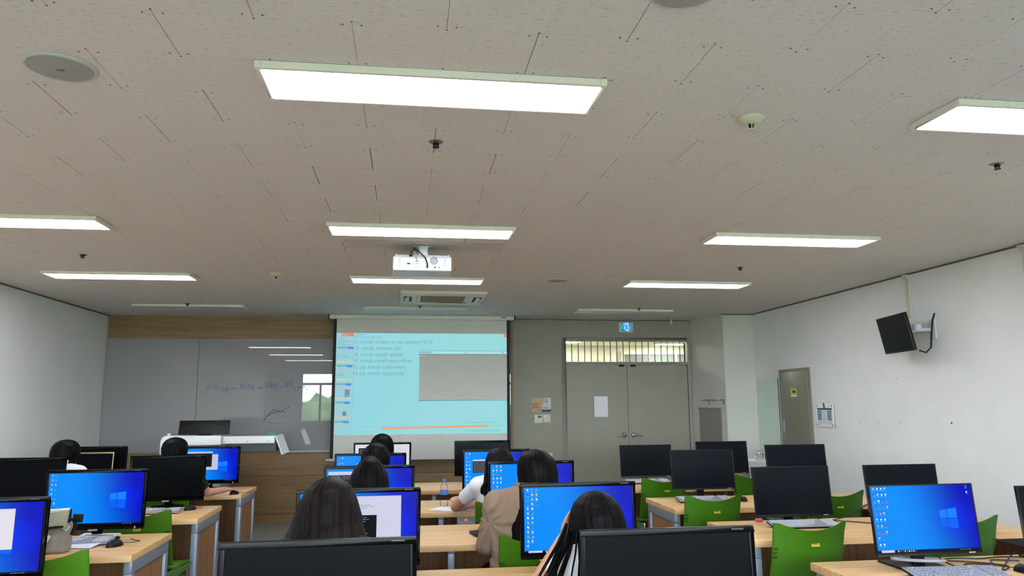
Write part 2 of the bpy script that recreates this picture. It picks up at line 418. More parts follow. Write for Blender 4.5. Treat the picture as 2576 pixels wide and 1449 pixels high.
# ceiling: 600 x 300 mineral tiles in running bond
TX0, TY0 = -.1885, 2.2545
ceil = struct('ceiling', MB().box(XL-.2, XR+.2, YB-.2, YF+.2, H+.012, H+.1), 'ceiling_void', smooth=False)
def tile_mb(x0, x1, y0, y1, screws=True):
    b = MB(); b.box(x0, x1, y0, y1, 0, .011, skip=('t',))
    if screws:
        w_, d_ = .27, .137
        for sxx, syy in ((-w_, -d_), (w_, -d_), (-w_, d_), (w_, d_), (0, -.141), (0, .141)):
            vs = [Vector((sxx+0.0043*math.cos(k*math.pi/3), syy+0.0043*math.sin(k*math.pi/3), -.0006)) for k in range(6)]
            b.add(vs, [[5, 4, 3, 2, 1, 0]], 1)
    return b
gap = .0015
full_tiles = [tile_mb(-.3+gap*q, .3-gap*q2, -.1497, .1497).mesh('ceiling_tile', ['mineral_tile', 'tile_screw'], smooth=False) for q, q2 in ((1, 1), (1.7, .5), (.5, .6), (.3, 1.4))]
tiles = []; far = MB()
for r in range(-16, 29):
    y0 = TY0+.3*r; yc = y0+.15
    par = 0 if r % 2 == 0 else 1
    for i in range(-8, 10):
        xc = TX0+.3*(2*i+par)+.3
        a, b = max(xc-.3, XL), min(xc+.3, XR); c, d = max(y0, YB), min(y0+.3, YF)
        if b-a < .01 or d-c < .01: continue
        rel = Vector((xc, yc, H-CAM_Z)); zf = rel.dot(Fv); u = rel.dot(Rv)/max(zf, .01)*FPX; v = rel.dot(Uv)/max(zf, .01)*FPX
        vis = zf > .3 and abs(u) < 1288+260 and abs(v) < 724+200
        tiles.append((0 if vis else 1, rel.length, xc, yc, a, b, c, d))
tiles.sort(); nt_ = 0
for vis, dist, xc, yc, a, b, c, d in tiles:
    whole = (b-a) > .599 and (d-c) > .299
    if vis == 0 and nt_ < 296:
        nt_ += 1
        if whole:
            o = link('ceiling_tile', random.choice(full_tiles), ceil, (xc, yc, H))
        else:
            o = tile_mb(a-xc+gap, b-xc-gap, c-yc+.0003, d-yc-.0003, False).build('ceiling_tile', ['mineral_tile', 'tile_screw'], ceil, smooth=False, loc=(xc, yc, H))
    else:
        t_ = tile_mb(a-xc+gap, b-xc-gap, c-yc+.0003, d-yc-.0003, whole and vis == 0)
        o_ = len(far.v); far.v += [(p[0]+xc, p[1]+yc, p[2]+H) for p in t_.v]; far.f += [[k+o_ for k in f] for f in t_.f]; far.m += t_.m; far.c += t_.c
far.build('ceiling_tiles_remainder', ['mineral_tile', 'tile_screw'], ceil, smooth=False)['kind'] = 'stuff'
# dark shadow-line trims where the walls meet the ceiling
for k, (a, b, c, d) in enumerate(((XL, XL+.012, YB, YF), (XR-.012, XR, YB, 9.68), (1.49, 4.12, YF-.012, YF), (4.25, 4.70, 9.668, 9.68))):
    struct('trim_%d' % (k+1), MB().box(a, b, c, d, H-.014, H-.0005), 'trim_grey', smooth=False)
struct('baseboard_right', MB().box(XR-.012, XR, YB, 9.68, 0, .09), 'trim_grey', smooth=False)
struct('baseboard_left', MB().box(XL, XL+.012, YB, YF-.03, 0, .09), 'trim_grey', smooth=False)
for y, z in ((7.333, 1.712), (7.014, 1.719), (6.70, 1.733), (7.35, 1.30), (7.049, 1.304), (6.708, 1.312), (6.017, 1.325)):
    MB().lathe([(.011, 0), (.007, .002)], 8, Matrix.Translation((XR, y, z)) @ Matrix.Rotation(-math.pi/2, 4, 'Y')).build('screw_hole', 'trim_grey' if y < 6.1 else 'ivory_plastic', wr)

# corridor behind the transom
CY1 = 15.3
mat('corridor_paint', (238, 236, 216), .8, var=.02)
mat('corridor_led', (250, 250, 245), .5, emit=(255, 254, 240), es=42)
struct('wall_corridor', MB().box(XR+.2, 7.6, YF, YF+.18, -.1, 2.8).box(-1, 7.5, CY1, CY1+.1, -.1, 2.8).box(-1.1, -1, YF+.18, CY1, -.1, 2.8).box(7.5, 7.6, YF+.18, CY1, -.1, 2.8), 'corridor_paint', smooth=False)
struct('ceiling_corridor', MB().box(-1, 7.5, YF+.18, CY1, 2.7, 2.8), 'corridor_paint', smooth=False)
for k, (x, y) in enumerate(((3.0, 14.2), (5.3, 14.6), (3.1, 12.2))):  # the one nearest the door is unseen, added to brighten the corridor
    t = thing('corridor_light', 'ceiling light in the corridor behind the transom, %s' % ('seen at the left end', 'seen at the right end', 'unseen, added near the door')[k], 'ceiling light', (x, y, 2.70), 0, 'corridor ceiling lights')
    MB().box(-.31, .31, -.16, .16, -.02, -.0005).build('frame', 'fixture_white', t, bevel=.003, seg=1)
    MB().box(-.29, .29, -.14, .14, -.024, -.0195).build('diffuser', 'corridor_led', t, smooth=False)
struct('floor_corridor', MB().box(-1, 7.5, YF+.18, CY1, -.1, 0), 'floor_vinyl', smooth=False)
f = MB(); f.box(4.45, 6.3, CY1-.06, CY1, 2.52, 2.58); f.box(4.45, 4.51, CY1-.06, CY1, .9, 2.52); f.box(6.24, 6.3, CY1-.06, CY1, .9, 2.52)
for k in (5.05, 5.65): f.box(k-.02, k+.02, CY1-.05, CY1, .9, 2.52)
wc = struct('window_4', f, 'fixture_white', smooth=False)
mat('pane_dusk', (120, 124, 122), .06, spec=.8)
MB().box(4.51, 6.24, CY1-.03, CY1-.01, .9, 2.52).build('pane', 'pane_dusk', wc, smooth=False)

# ------------------------------------------------------------------ door
dr = thing('door_1', 'beige double door under a barred glass transom', None, (0, 0, 0)); dr['kind'] = 'structure'
f = MB()
f.box(DX0, DX0+.055, YF-.02, YF+.12, 0, DZ1); f.box(DX1-.055, DX1, YF-.02, YF+.12, 0, DZ1)
f.box(DX0+.055, DX1-.055, YF-.02, YF+.12, DZ1-.05, DZ1); f.box(DX0+.055, DX1-.055, YF-.02, YF+.12, 2.058, 2.10)
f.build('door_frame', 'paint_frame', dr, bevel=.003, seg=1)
mid = 3.152
for a, b in ((DX0+.058, mid-.002), (mid+.002, DX1-.058)):
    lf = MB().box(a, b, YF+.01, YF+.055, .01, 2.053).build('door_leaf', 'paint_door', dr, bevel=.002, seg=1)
    sgn = -1 if a < 3 else 1; hx = mid+sgn*.068
    h = MB()
    h.lathe([(.030, 0), (.036, .006), (.036, .018), (.028, .034), (.012, .040), (.012, .055)], 20, Matrix.Translation((hx, YF+.01, 1.062)) @ Matrix.Rotation(R_(90), 4, 'X'))
    h.tube([(hx, YF-.040, 1.062), (hx+sgn*.03, YF-.046, 1.060), (hx+sgn*.075, YF-.048, 1.050), (hx+sgn*.115, YF-.044, 1.044)], [.011, .011, .009, .006], 10)
    h.build('door_handle', 'steel_brushed', lf)
    MB().box(mid+sgn*.085-.035, mid+sgn*.085+.035, YF-.022, YF+.01, 2.030, 2.062).build('closer_shoe', 'black_plastic', lf, bevel=.003, seg=1)
gx0, gx1 = DX0+.055, DX1-.055
MB().box(gx0, gx1, YF+.06, YF+.066, 2.10, DZ1-.05).build('transom_glass', 'window_glass', dr, smooth=False)
for k in range(1, 19):
    x = gx0+(gx1-gx0)*k/19
    MB().tube([(x, YF+.03, 2.10), (x, YF+.03, DZ1-.05)], .0065, 6).build('transom_bar', 'trim_grey', dr)
# notice taped to the door
t = thing('paper_notice', 'white laminated paper notice taped to the left leaf of the double door', 'notice', (2.75, YF+.009, 1.464))
def curl(u, v): return Vector(((u-.5)*.2, -.002-.008*(abs(u-.5)*2)**3, (v-.5)*.29)), Vector((0, 1, 0))
MB().sheet(curl, 6, 4, .001).build('sheet', 'paper', t)

# ------------------------------------------------------------------ ceiling lights
def ceiling_light(x0, y0, on, label, d=.29, w_=1.26):
    t = thing('ceiling_light', label, 'ceiling light', (x0, y0, H), 0, 'LED panels in rows across the ceiling' if on else 'unlit panels in the front row of the ceiling')
    th = .028; e = .014
    f = MB(); f.box(0, w_, 0, e, -th, -.0005); f.box(0, w_, d-e, d, -th, -.0005); f.box(0, e, e, d-e, -th, -.0005); f.box(w_-e, w_, e, d-e, -th, -.0005)
    f.box(e, w_-e, e, d-e, -.012, -.0005)
    f.build('frame', 'fixture_white', t, bevel=.002, seg=1)
    for a, b in ((0, 0), (w_, 0), (0, d), (w_, d)):
        MB().box(a-.003 if a == 0 else a-.022, a+.022 if a == 0 else a+.003, b-.003 if b == 0 else b-.022, b+.022 if b == 0 else b+.003, -th-.001, -.001).build('corner_cap', 'fixture_white', t, bevel=.003, seg=1)
    MB().box(e, w_-e, e, d-e, -th+.003, -.0125).build('diffuser', 'led_panel' if on else 'diffuser_off', t, smooth=False)
    return t
cols = (('left', -3.225), ('centre', -.54), ('right', 2.16))
rows = ((.20, 'above the camera'), (2.555, 'nearest the camera in the photo'), (4.93, 'in the second row from the camera'), (7.03, 'in the third row from the camera'))
for y, rn in rows:
    for cn, x in cols:
        ceiling_light(x, y, True, 'lit white LED panel %s, %s column' % (rn, cn))
for cn, x in cols:
    ceiling_light(x, 9.28, False, 'unlit ceiling panel close to the front wall, %s column' % cn)

# ------------------------------------------------------------------ ceiling devices
def ceiling_speaker(x, y, r, label):
    t = thing('ceiling_speaker', label, 'speaker', (x, y, H), 0, 'round speakers flush in the ceiling')
    MB().lathe([(r, -.0005), (r, -.004), (r*.97, -.008), (r*.90, -.009), (r*.885, -.006)], 40).build('rim', 'speaker_rim', t)
    MB().lathe([(r*.88, -.0058), (r*.87, -.0085), (r*.5, -.0115), (.01, -.0125)], 40).build('grille', 'speaker_mesh', t)
    MB().box(-.013, .013, -.004, .004, -.0145, -.0122).build('name_plate', 'trim_grey', t)
ceiling_speaker(-1.232, 2.70, .119, 'round grey ceiling speaker left of the big near light panel')
ceiling_speaker(1.45, 7.11, .105, 'round grey ceiling speaker to the right of the projector, seen small')
ceiling_speaker(.785, 1.93, .110, 'round ceiling speaker cut by the top edge of the photo')
def smoke(x, y, k, label):
    t = thing('smoke_detector', label, 'detector', (x, y, H), 0, 'heat and smoke detectors')
    MB().lathe([(.052*k, -.0005), (.053*k, -.010), (.050*k, -.016), (.044*k, -.017), (.043*k, -.022), (.034*k, -.027), (.024*k, -.030)], 32).build('base', 'ivory_plastic', t)
    c = MB(); c.lathe([(.016*k, -.050), (.016*k, -.054), (.006*k, -.056)], 20)
    for i in range(6):
        a = i*math.pi/3+.2; c.tube([(.026*k*math.cos(a), .026*k*math.sin(a), -.028), (.017*k*math.cos(a), .017*k*math.sin(a), -.040), (.015*k*math.cos(a), .015*k*math.sin(a), -.051)], .0022*k, 5)
    c.build('cage', 'ivory_plastic', t)
    MB().lathe([(.010*k, -.029), (.009*k, -.048)], 12).build('sensor', 'black_plastic', t)
smoke(1.43, 2.858, 1.05, 'cream conical heat detector between the near centre and near right light panels')
smoke(-1.20, 6.99, 1.0, 'cream conical heat detector to the right of the far left light panel')
def sprinkler(x, y, label):
    t = thing('sprinkler', label, 'sprinkler', (x, y, H), 0, 'pendent sprinkler heads in the ceiling')
    MB().lathe([(.034, -.0005), (.033, -.003), (.020, -.010), (.016, -.010)], 24).build('escutcheon', 'steel_brushed', t)
    b = MB(); b.lathe([(.015, -.008), (.015, -.014), (.010, -.018)], 16); b.tube([(-.010, 0, -.014), (-.011, 0, -.021), (0, 0, -.028)], .003, 6); b.tube([(.010, 0, -.014), (.011, 0, -.021), (0, 0, -.028)], .003, 6)
    b.build('head', 'black_plastic', t)
    MB().lathe([(.004, -.026), (.016, -.0275), (.016, -.0295), (.004, -.0305)], 16).build('deflector', 'black_plastic', t)
for x, y, l in ((.117, 3.309, 'ceiling sprinkler directly beyond the big near centre light panel'), (2.965, 3.295, 'ceiling sprinkler beyond the near right light panel, at the right edge'), (-2.563, 6.244, 'ceiling sprinkler in front of the far left light panel'),
                (2.941, 6.241, 'ceiling sprinkler between the two lit panels of the right column'), (2.927, 9.17, 'ceiling sprinkler beside the unlit right panel'), (-2.576, 9.19, 'ceiling sprinkler beside the unlit left panel'), (.145, 9.17, 'ceiling sprinkler beside the unlit centre panel')):
    sprinkler(x, y, l)
t = thing('motion_sensor', 'small white motion sensor on the ceiling right of the exit sign', 'sensor', (3.727, 10.22, H))
MB().lathe([(.022, -.0005), (.022, -.006)], 16).build('foot', 'trim_grey', t)
MB().tube([(0, 0, -.005), (0, -.002, -.03), (0, -.006, -.045)], .011, 10).build('stalk', 'ivory_plastic', t)
MB().ellipsoid((0, -.012, -.07), (.026, .022, .032)).build('eye', 'ivory_plastic', t)
# air conditioner, two-way cassette
t = thing('air_conditioner', 'ceiling cassette air conditioner with beige filter grille beyond the projector', 'air conditioner', (.383, 8.34, H))
a = MB()
W2, D2, zb = .462, .452, -.035
a.prism([(-W2, -D2), (W2, -D2), (W2, D2), (-W2, D2)], -.012, -.0005)
def ring_frame(mb, X, Y, x, y, z0, z1):
    mb.box(-X, X, -Y, -y, z0, z1); mb.box(-X, X, y, Y, z0, z1); mb.box(-X, -x, -y, y, z0, z1); mb.box(x, X, -y, y, z0, z1)
ring_frame(a, W2, D2, .285, .30, zb, -.012)
a.build('panel', 'fixture_white', t, bevel=.012, seg=3)
MB().box(-.283, .283, -.298, .298, -.030, -.013).build('grille_frame', 'fixture_white', t, bevel=.004)
MB().box(-.245, .245, -.225, .265, -.032, -.0295).build('filter_grille', 'filter_beige', t)
MB().box(-.2, .2, -.285, -.262, -.031, -.0295).build('latch_slot', 'trim_grey', t)
for s_ in (-1, 1):
    MB().box(s_*.385-.045, s_*.385+.045, -.19, .19, -.0365, -.0345).build('outlet', 'black_matte', t, smooth=False)
    T = Matrix.Translation((s_*.385, 0, -.040)) @ Matrix.Rotation(R_(24*s_), 4, 'Y')
    MB().box(-.038, .030, -.186, .186, -.003, .003, T).build('louvre', 'fixture_white', t, bevel=.002, seg=1)

# projector on its bracket
t = thing('projector', 'white projector hanging from a ceiling bracket, cables on its back', 'projector', (.104, 5.56, H))
b = MB(); b.box(-.055, .075, -.03, .10, -.008, -.0005); b.build('ceiling_plate', 'white_plastic', t, bevel=.002, seg=1)
MB().box(-.062, -.048, -.02, .02, -.035, -.008).box(-.042, -.030, -.02, .02, -.035, -.008).box(.052, .072, -.02, .02, -.03, -.008).build('clamp', 'steel_brushed', t, bevel=.002, seg=1)
MB().prism([(-.040, -.012), (.050, -.012), (.036, -.045), (.042, -.088), (-.030, -.088), (-.024, -.045)], .0, .07, 'y').build('neck', 'white_plastic', t, bevel=.004)
MB().box(-.20, .20, .01, .25, -.093, -.084).box(-.205, -.188, .015, .04, -.096, -.078).box(.188, .205, .015, .04, -.096, -.078).build('adapter_plate', 'white_plastic', t, bevel=.002, seg=1)
body = MB().box(-.220, .220, 0, .29, -.205, -.092).build('body', 'white_plastic', t, bevel=.016, seg=4)
MB().box(-.128, .145, -.0015, .002, -.188, -.112).build('port_panel', 'fixture_white', body, bevel=.004, seg=1)
MB().lathe([(.030, 0), (.030, .003), (.024, .005), (.023, .002), (.004, .002)], 24, Matrix.Translation((.085, -.001, -.128)) @ Matrix.Rotation(R_(90), 4, 'X')).build('round_cap', 'grey_plastic', body)
for x, z, w_, h_ in ((-.103, -.152, .025, .012), (-.07, -.152, .012, .010), (-.042, -.135, .030, .008), (-.040, -.152, .030, .008), (-.040, -.176, .030, .008), (-.01, -.135, .006, .006), (.005, -.135, .006, .006), (-.01, -.153, .006, .006), (.02, -.153, .008, .007), (.005, -.176, .016, .007), (.095, -.178, .016, .010), (.125, -.178, .006, .012)):
    MB().box(x-w_/2, x+w_/2, -.0035, -.001, z-h_/2, z+h_/2).build('port', 'black_plastic' if x < -.09 or x > .09 else 'grey_plastic', body, smooth=False)
for s_ in (-1, 1):
    MB().box(s_*.168-.006, s_*.168+.006, -.002, .001, -.18, -.112).build('vent_slot', 'silver_plastic', body, bevel=.003)
MB().box(-.10, -.075, -.002, .02, -.098, -.082).build('power_plug', 'black_plastic', t, bevel=.003, seg=1)
MB().tube([(-.06, .0, -.03), (-.066, -.03, -.05), (-.088, -.03, -.075), (-.088, -.01, -.09)], .005, 7).build('power_cable', 'cable_black', t)
MB().tube([(-.055, .01, -.02), (-.06, -.045, -.05), (-.02, -.05, -.075), (.02, -.045, -.115), (.035, -.035, -.155), (.036, -.01, -.176)], .006, 8).build('video_cable', 'cable_black', t)
MB().box(.029, .043, -.028, -.002, -.184, -.166).build('video_plug', 'black_plastic', t, bevel=.003, seg=1)
MB().tube([(-.06, -.03, -.05), (-.055, -.035, -.08), (-.045, -.02, -.12), (-.042, -.004, -.134)], .004, 7).build('signal_cable', 'grey_plastic', t)
struct('trim_9', MB().box(-.47, .72, 5.47, 5.76, H-.0025, H-.0004), 'ceiling_patch', smooth=False)

# ------------------------------------------------------------------ flat images (lit screens, print) with a colour per corner
class Img:
    """x 0..1 to the right, y 0..1 downwards, facing -y; successive layers lie .15 mm in front of each other"""
    def __init__(s, W, H_, step=.00015): s.W = W; s.H = H_; s.mb = MB(); s.k = 0; s.step = step
    def P(s, x, y): return Vector(((x-.5)*s.W, -s.k*s.step, (.5-y)*s.H))
    def poly(s, pts, c, up=True):
        if up: s.k += 1
        c = c if isinstance(c[0], tuple) else [s2l(c)]*len(pts)
        a = sum(pts[i][0]*pts[(i+1) % len(pts)][1]-pts[(i+1) % len(pts)][0]*pts[i][1] for i in range(len(pts)))
        idx = list(range(len(pts)))
        if a > 0: idx = idx[::-1]; c = list(c)[::-1]
        vs = [s.P(*q) for q in pts]
        s.mb.add(vs, [idx], 0, [list(c)]); return s
    def rect(s, x0, y0, x1, y1, c, up=True): return s.poly([(x0, y0), (x1, y0), (x1, y1), (x0, y1)], c, up)
    def grid(s, fn, nx, ny):
        s.k += 1
        for j in range(ny):
            for i in range(nx):
                q = [(i/nx, j/ny), ((i+1)/nx, j/ny), ((i+1)/nx, (j+1)/ny), (i/nx, (j+1)/ny)]
                s.mb.add([s.P(*a) for a in q][::-1], [[0, 1, 2, 3]], 0, [[fn(*a) for a in q][::-1]])
        return s
    def dots(s, x0, y0, x1, y1, c, rows, seed, dens=.6, h=.5):
        """rows of short strokes that stand for unreadable small print"""
        rd = random.Random(seed); s.k += 1
        for r in range(rows):
            y = y0+(y1-y0)*(r+.5)/rows; hh = (y1-y0)/rows*h/2; x = x0
            end = x0+(x1-x0)*rd.uniform(.45, 1)
            while x < end:
                l = (x1-x0)*rd.uniform(.04, .14); s.rect(x, y-hh, min(x+l*dens, x1), y+hh, c, False); x += l
        return s
    def build(s, name, m, parent, loc=None): return s.mb.build(name, m, parent, smooth=False, loc=loc)
def lerp(a, b, t): return tuple(a[i]+(b[i]-a[i])*t for i in range(3))
def ss(a, b, x): t = max(0, min(1, (x-a)/(b-a))); return t*t*(3-2*t)
AZ, DP = s2l((4, 142, 255)), s2l((2, 8, 190))
def wallpaper(x, y):
    t = ss(.25, .98, x+.16*(.45-y)); c = lerp(AZ, DP, t)
    g = max(0, 1-((x-.80)/.22)**2-((y-.50)/.30)**2); c = lerp(c, s2l((0, 40, 255)), .6*g)
    return c
def logo(im, cx=.735, cy_=.535, k=1.0):
    c = s2l((20, 130, 255)); d = s2l((6, 100, 250))
    x0, x1 = cx-.085*k, cx+.085*k
    def yy(x, s_): return cy_+s_*(.125+.035*(x-x0)/(x1-x0))*k
    xm = x0+.43*(x1-x0); g = .003
    im.k += 1
    for a, b, u in ((x0, xm-g, d), (xm+g, x1, c)):
        im.poly([(a, yy(a, -1)), (b, yy(b, -1)), (b, cy_-.005), (a, cy_-.005)], [c]*4, False)
        im.poly([(a, cy_+.005), (b, cy_+.005), (b, yy(b, 1)), (a, yy(a, 1))], [d]*4, False)
ICON = [(235, 240, 245), (200, 60, 60), (60, 90, 200), (240, 200, 80), (40, 150, 120), (230, 235, 240), (120, 190, 240), (225, 225, 235), (150, 60, 170), (235, 240, 250)]
def icons(im, cols, rows, x0=.022, dx=.037, y0=.035, dy=.088, seed=1, sz=.020, lens=None):
    rd = random.Random(seed); im.k += 1
    for c in range(cols):
        n = lens[c] if lens else rows
        for r in range(n):
            x = x0+dx*c; y = y0+dy*r; q = rd.choice(ICON); hh = sz*im.W/im.H
            kind = rd.random()
            if kind < .5: im.rect(x+sz*.15, y, x+sz*.75, y+hh*.62, q, False); im.rect(x+sz*.45, y+hh*.25, x+sz*.85, y+hh*.75, rd.choice(ICON), False)
            else:
                pts = [(x+sz*.5+sz*.36*math.cos(a*math.pi/4), y+hh*.38+hh*.36*math.sin(a*math.pi/4)) for a in range(8)]; im.poly(pts, q, False)
                im.rect(x+sz*.38, y+hh*.28, x+sz*.62, y+hh*.5, rd.choice(ICON), False)
            im.rect(x, y+hh*.98, x+sz*1.0, y+hh*1.10, (120, 190, 250), False)
def taskbar(im, search=False, col=(14, 16, 40)):
    im.rect(0, .965, 1, 1, col); im.k += 1
    im.dots(.80, .975, .99, .992, (150, 160, 190), 1, 3)
    if search:
        im.rect(.035, .962, .16, .997, (214, 205, 222)); im.dots(.045, .972, .09, .985, (170, 160, 190), 1, 5)
        for k in range(9): im.rect(.19+.021*k, .972, .202+.021*k, .992, ICON[k], False)

SW, SH = .527, .300
def screen_image(kind, W, H_):
    im = Img(W, H_)
    if kind == 'grey_blue_desktop':
        pass
    if kind != 'white_page': im.grid(wallpaper, 22, 12)
    if kind == 'desk2':            # two icon columns and the window emblem
        logo(im); icons(im, 2, 8, seed=4); taskbar(im)
    elif kind == 'notes':          # a white window over the desktop
        logo(im, .70, .56); im.rect(.10, .10, .79, .66, (226, 224, 232)); im.rect(.10, .10, .79, .115, (205, 205, 232)); taskbar(im)
    elif kind == 'two_windows':
        logo(im, .74, .56); im.rect(.06, .10, .56, .17, (170, 190, 232)); im.rect(.06, .17, .55, .56, (14, 16, 20)); im.rect(.45, .19, .66, .66, (190, 198, 220)); im.rect(.06, .16, .555, .57, (20, 22, 26)); taskbar(im)
    elif kind == 'paper_terminal':
        icons(im, 2, 8, seed=9); im.rect(.12, .06, .865, .95, (206, 208, 230)); im.rect(.12, .06, .865, .075, (190, 196, 236))
        im.dots(.42, .18, .66, .25, (150, 150, 165), 3, 11, .7, .4); im.rect(.30, .315, .67, .34, (206, 208, 228)); im.rect(.30, .34, .655, .90, (16, 17, 20)); im.dots(.32, .36, .65, .62, (140, 146, 152), 9, 12, .8, .3); taskbar(im)
    elif kind == 'browser_dark':
        logo(im, .70, .55); im.rect(.02, .06, .40, .13, (196, 208, 240)); im.rect(.02, .13, .56, .95, (40, 46, 54)); im.rect(.04, .14, .16, .20, (90, 96, 102)); im.dots(.18, .14, .38, .22, (120, 124, 130), 3, 13); im.dots(.04, .30, .4, .42, (110, 112, 118), 2, 14); taskbar(im)
    elif kind == 'icons_small':
        logo(im); icons(im, 2, 6, dx=.05, dy=.13, seed=21, sz=.03); im.rect(.30, .20, .42, .235, (205, 214, 236)); im.rect(.30, .235, .42, .5, (60, 90, 150)); taskbar(im)
    elif kind == 'white_page':
        im.rect(0, 0, 1, 1, (214, 216, 230)); im.rect(0, 0, .06, 1, (222, 228, 242)); im.rect(.06, .12, .42, .70, (26, 27, 26)); im.dots(.08, .16, .40, .5, (110, 106, 90), 5, 6, .8, .5); im.rect(.08, .02, .40, .10, (236, 232, 230)); icons(im, 1, 5, x0=.02, dy=.16, seed=8, sz=.03)
        im.dots(.10, .03, .3, .08, (150, 170, 160), 1, 9)
    elif kind == 'icons3':
        logo(im); icons(im, 3, 13, dx=.040, dy=.070, seed=31, sz=.024, lens=[13, 12, 4]); taskbar(im, True)
    elif kind == 'icons3_b':
        logo(im); icons(im, 3, 11, dx=.045, dy=.082, seed=35, sz=.026, lens=[11, 10, 7]); taskbar(im)
    elif kind == 'icons_terminal':
        logo(im); icons(im, 2, 9, dx=.045, dy=.10, seed=41, sz=.027); im.rect(.13, .21, .52, .255, (190, 200, 230)); im.rect(.13, .255, .52, .56, (18, 18, 22)); im.dots(.14, .27, .5, .55, (140, 142, 150), 9, 42, .8, .4); taskbar(im)
    elif kind == 'icons4':
        logo(im, .735, .51); icons(im, 4, 10, dx=.038, dy=.0935, y0=.02, seed=51, sz=.024, lens=[10, 10, 8, 4]); icons(im, 1, 2, x0=.94, y0=.01, dy=.09, seed=52, sz=.024); taskbar(im, True)
    return im

# ------------------------------------------------------------------ whiteboard, projection screen
t = thing('whiteboard', 'wide wall-mounted glossy whiteboard with faint blue handwriting, left of the projection screen', 'whiteboard', (0, YF-.004, 0))
for a, b in ((XL+.012, -2.757), (-2.754, -.02), (-.017, 1.445)):
    MB().box(a, b, -.022, 0, .918, 2.398).build('board_panel', 'whiteboard', t, bevel=.0015, seg=1)
MB().box(XL+.012, 1.445, -.026, -.002, 2.398, 2.408).build('top_rail', 'paint_frame', t, smooth=False)
MB().box(XL+.012, 1.445, -.026, -.002, .906, .918).build('bottom_rail', 'paint_frame', t, smooth=False)
MB().prism([(-.022, .885), (-.075, .895), (-.085, .915), (-.078, .917), (-.070, .905), (-.022, .905)], -1.60, 1.40, 'x').build('pen_tray', 'white_plastic', t, smooth=False)
def wb_text(body, x0, x1, z, size):
    vs, fs = text_mesh(body, size, x1-x0, .15)
    m = MB(); m.add([Vector((x0+v.x, -.0225-.0003, z+v.y+.02*math.sin(v.x*19))) for v in vs], fs); return m
for body, a, b, z, s_ in (('데이터 수집', -2.64, -2.355, 1.712, .075), ('특징추출', -2.215, -2.02, 1.722, .085), ('모델링', -1.895, -1.72, 1.735, .085), ('예측', -1.625, -1.52, 1.748, .085), ('( y=f )', -1.50, -1.33, 1.71, .08)):
    wb_text(body, a, b, z, s_).build('handwriting', 'marker_blue', t, smooth=False)
def stroke(pts, r=.0045): return MB().tube([(x, -.0225, z) for x, z in pts], r, 4)
for p in ([(-2.34, 1.735), (-2.25, 1.742)], [(-2.28, 1.755), (-2.25, 1.742), (-2.28, 1.728)], [(-2.0, 1.742), (-1.92, 1.75)], [(-1.95, 1.763), (-1.92, 1.75), (-1.95, 1.735)], [(-1.70, 1.755), (-1.645, 1.76)], [(-1.67, 1.772), (-1.645, 1.76), (-1.67, 1.748)]):
    stroke(p, .003).build('arrow', 'marker_blue', t)
stroke([(-1.88, 1.32), (-1.84, 1.37), (-1.78, 1.405), (-1.72, 1.425), (-1.66, 1.43), (-1.60, 1.42)]).build('graph_curve', 'marker_blue', t)
stroke([(-1.875, 1.315), (-1.83, 1.40), (-1.76, 1.455), (-1.72, 1.452), (-1.67, 1.43), (-1.62, 1.455), (-1.55, 1.50)]).build('graph_curve', 'marker_blue', t)
stroke([(-1.87, 1.58), (-1.872, 1.45), (-1.885, 1.30), (-1.80, 1.285), (-1.60, 1.27)], .002).build('graph_axis', 'trim_grey', t)
for x, z in ((-1.70, 1.395), (-1.64, 1.38), (-1.74, 1.36), (-1.67, 1.345), (-1.60, 1.40), (-1.55, 1.415), (-1.50, 1.42), (-1.58, 1.36), (-1.62, 1.50), (-1.58, 1.515), (-1.66, 1.49), (-1.70, 1.32)):
    MB().lathe([(.006, 0), (.004, .001)], 6, Matrix.Translation((x, -.022, z)) @ Matrix.Rotation(R_(90), 4, 'X')).build('graph_dot', 'marker_red', t)

SY = 10.2
t = thing('projection_screen', 'pull-down projection screen showing a cyan slide with install commands', 'projection screen', (0, SY, 0))
MB().prism([(-.07, 2.652), (.05, 2.652), (.065, 2.67), (.065, 2.709), (-.07, 2.709), (-.08, 2.69), (-.08, 2.665)], -1.03, 1.45, 'x').build('case', 'fixture_white', t, bevel=.006)
for a, b in ((-1.042, -1.03), (1.45, 1.462)): MB().box(a, b, -.085, .07, 2.648, 2.7095).build('end_cap', 'black_plastic', t, bevel=.003, seg=1)
MB().box(1.27, 1.335, -.0815, -.0795, 2.676, 2.688).build('case_label', 'trim_grey', t, smooth=False)
MB().box(-.938, 1.355, -.0012, .0012, .815, 2.665).build('fabric', 'screen_fabric', t, smooth=False)
for a, b in ((-.980, -.938), (1.355, 1.397)): MB().box(a, b, -.0014, .0012, .815, 2.665).build('black_border', 'black_matte', t, smooth=False)
MB().prism([(-.016, .79), (.016, .79), (.016, .82), (-.016, .82)], -.99, 1.405, 'x').build('weight_bar', 'white_plastic', t, bevel=.008)
for a, b in ((-1.03, -.99), (1.405, 1.445)): MB().tube([(a, 0, .805), (b, 0, .805)], .012, 10).build('bar_end', 'white_plastic', t)
IW, IH = 2.291, 1.345
im = Img(IW, IH, .0003)
def beam(x, y):
    c = lerp(s2l((150, 220, 232)), s2l((158, 226, 226)), x); g = .5+.5*math.sin(4*x+6*y); return lerp(c, s2l((166, 226, 236)), .4*g)
im.mb.k = 0
im.grid(beam, 16, 10)
nx = lambda px: (px-150)/1488
ny = lambda py: (py-273)/865
im.rect(0, 0, nx(300), 1, (158, 216, 222))
im.rect(nx(195), 0, nx(300), ny(302), (236, 142, 120)); im.rect(nx(1612), 0, 1, ny(303), (236, 140, 112))
im.dots(nx(205), ny(283), nx(290), ny(298), (232, 190, 180), 1, 3)
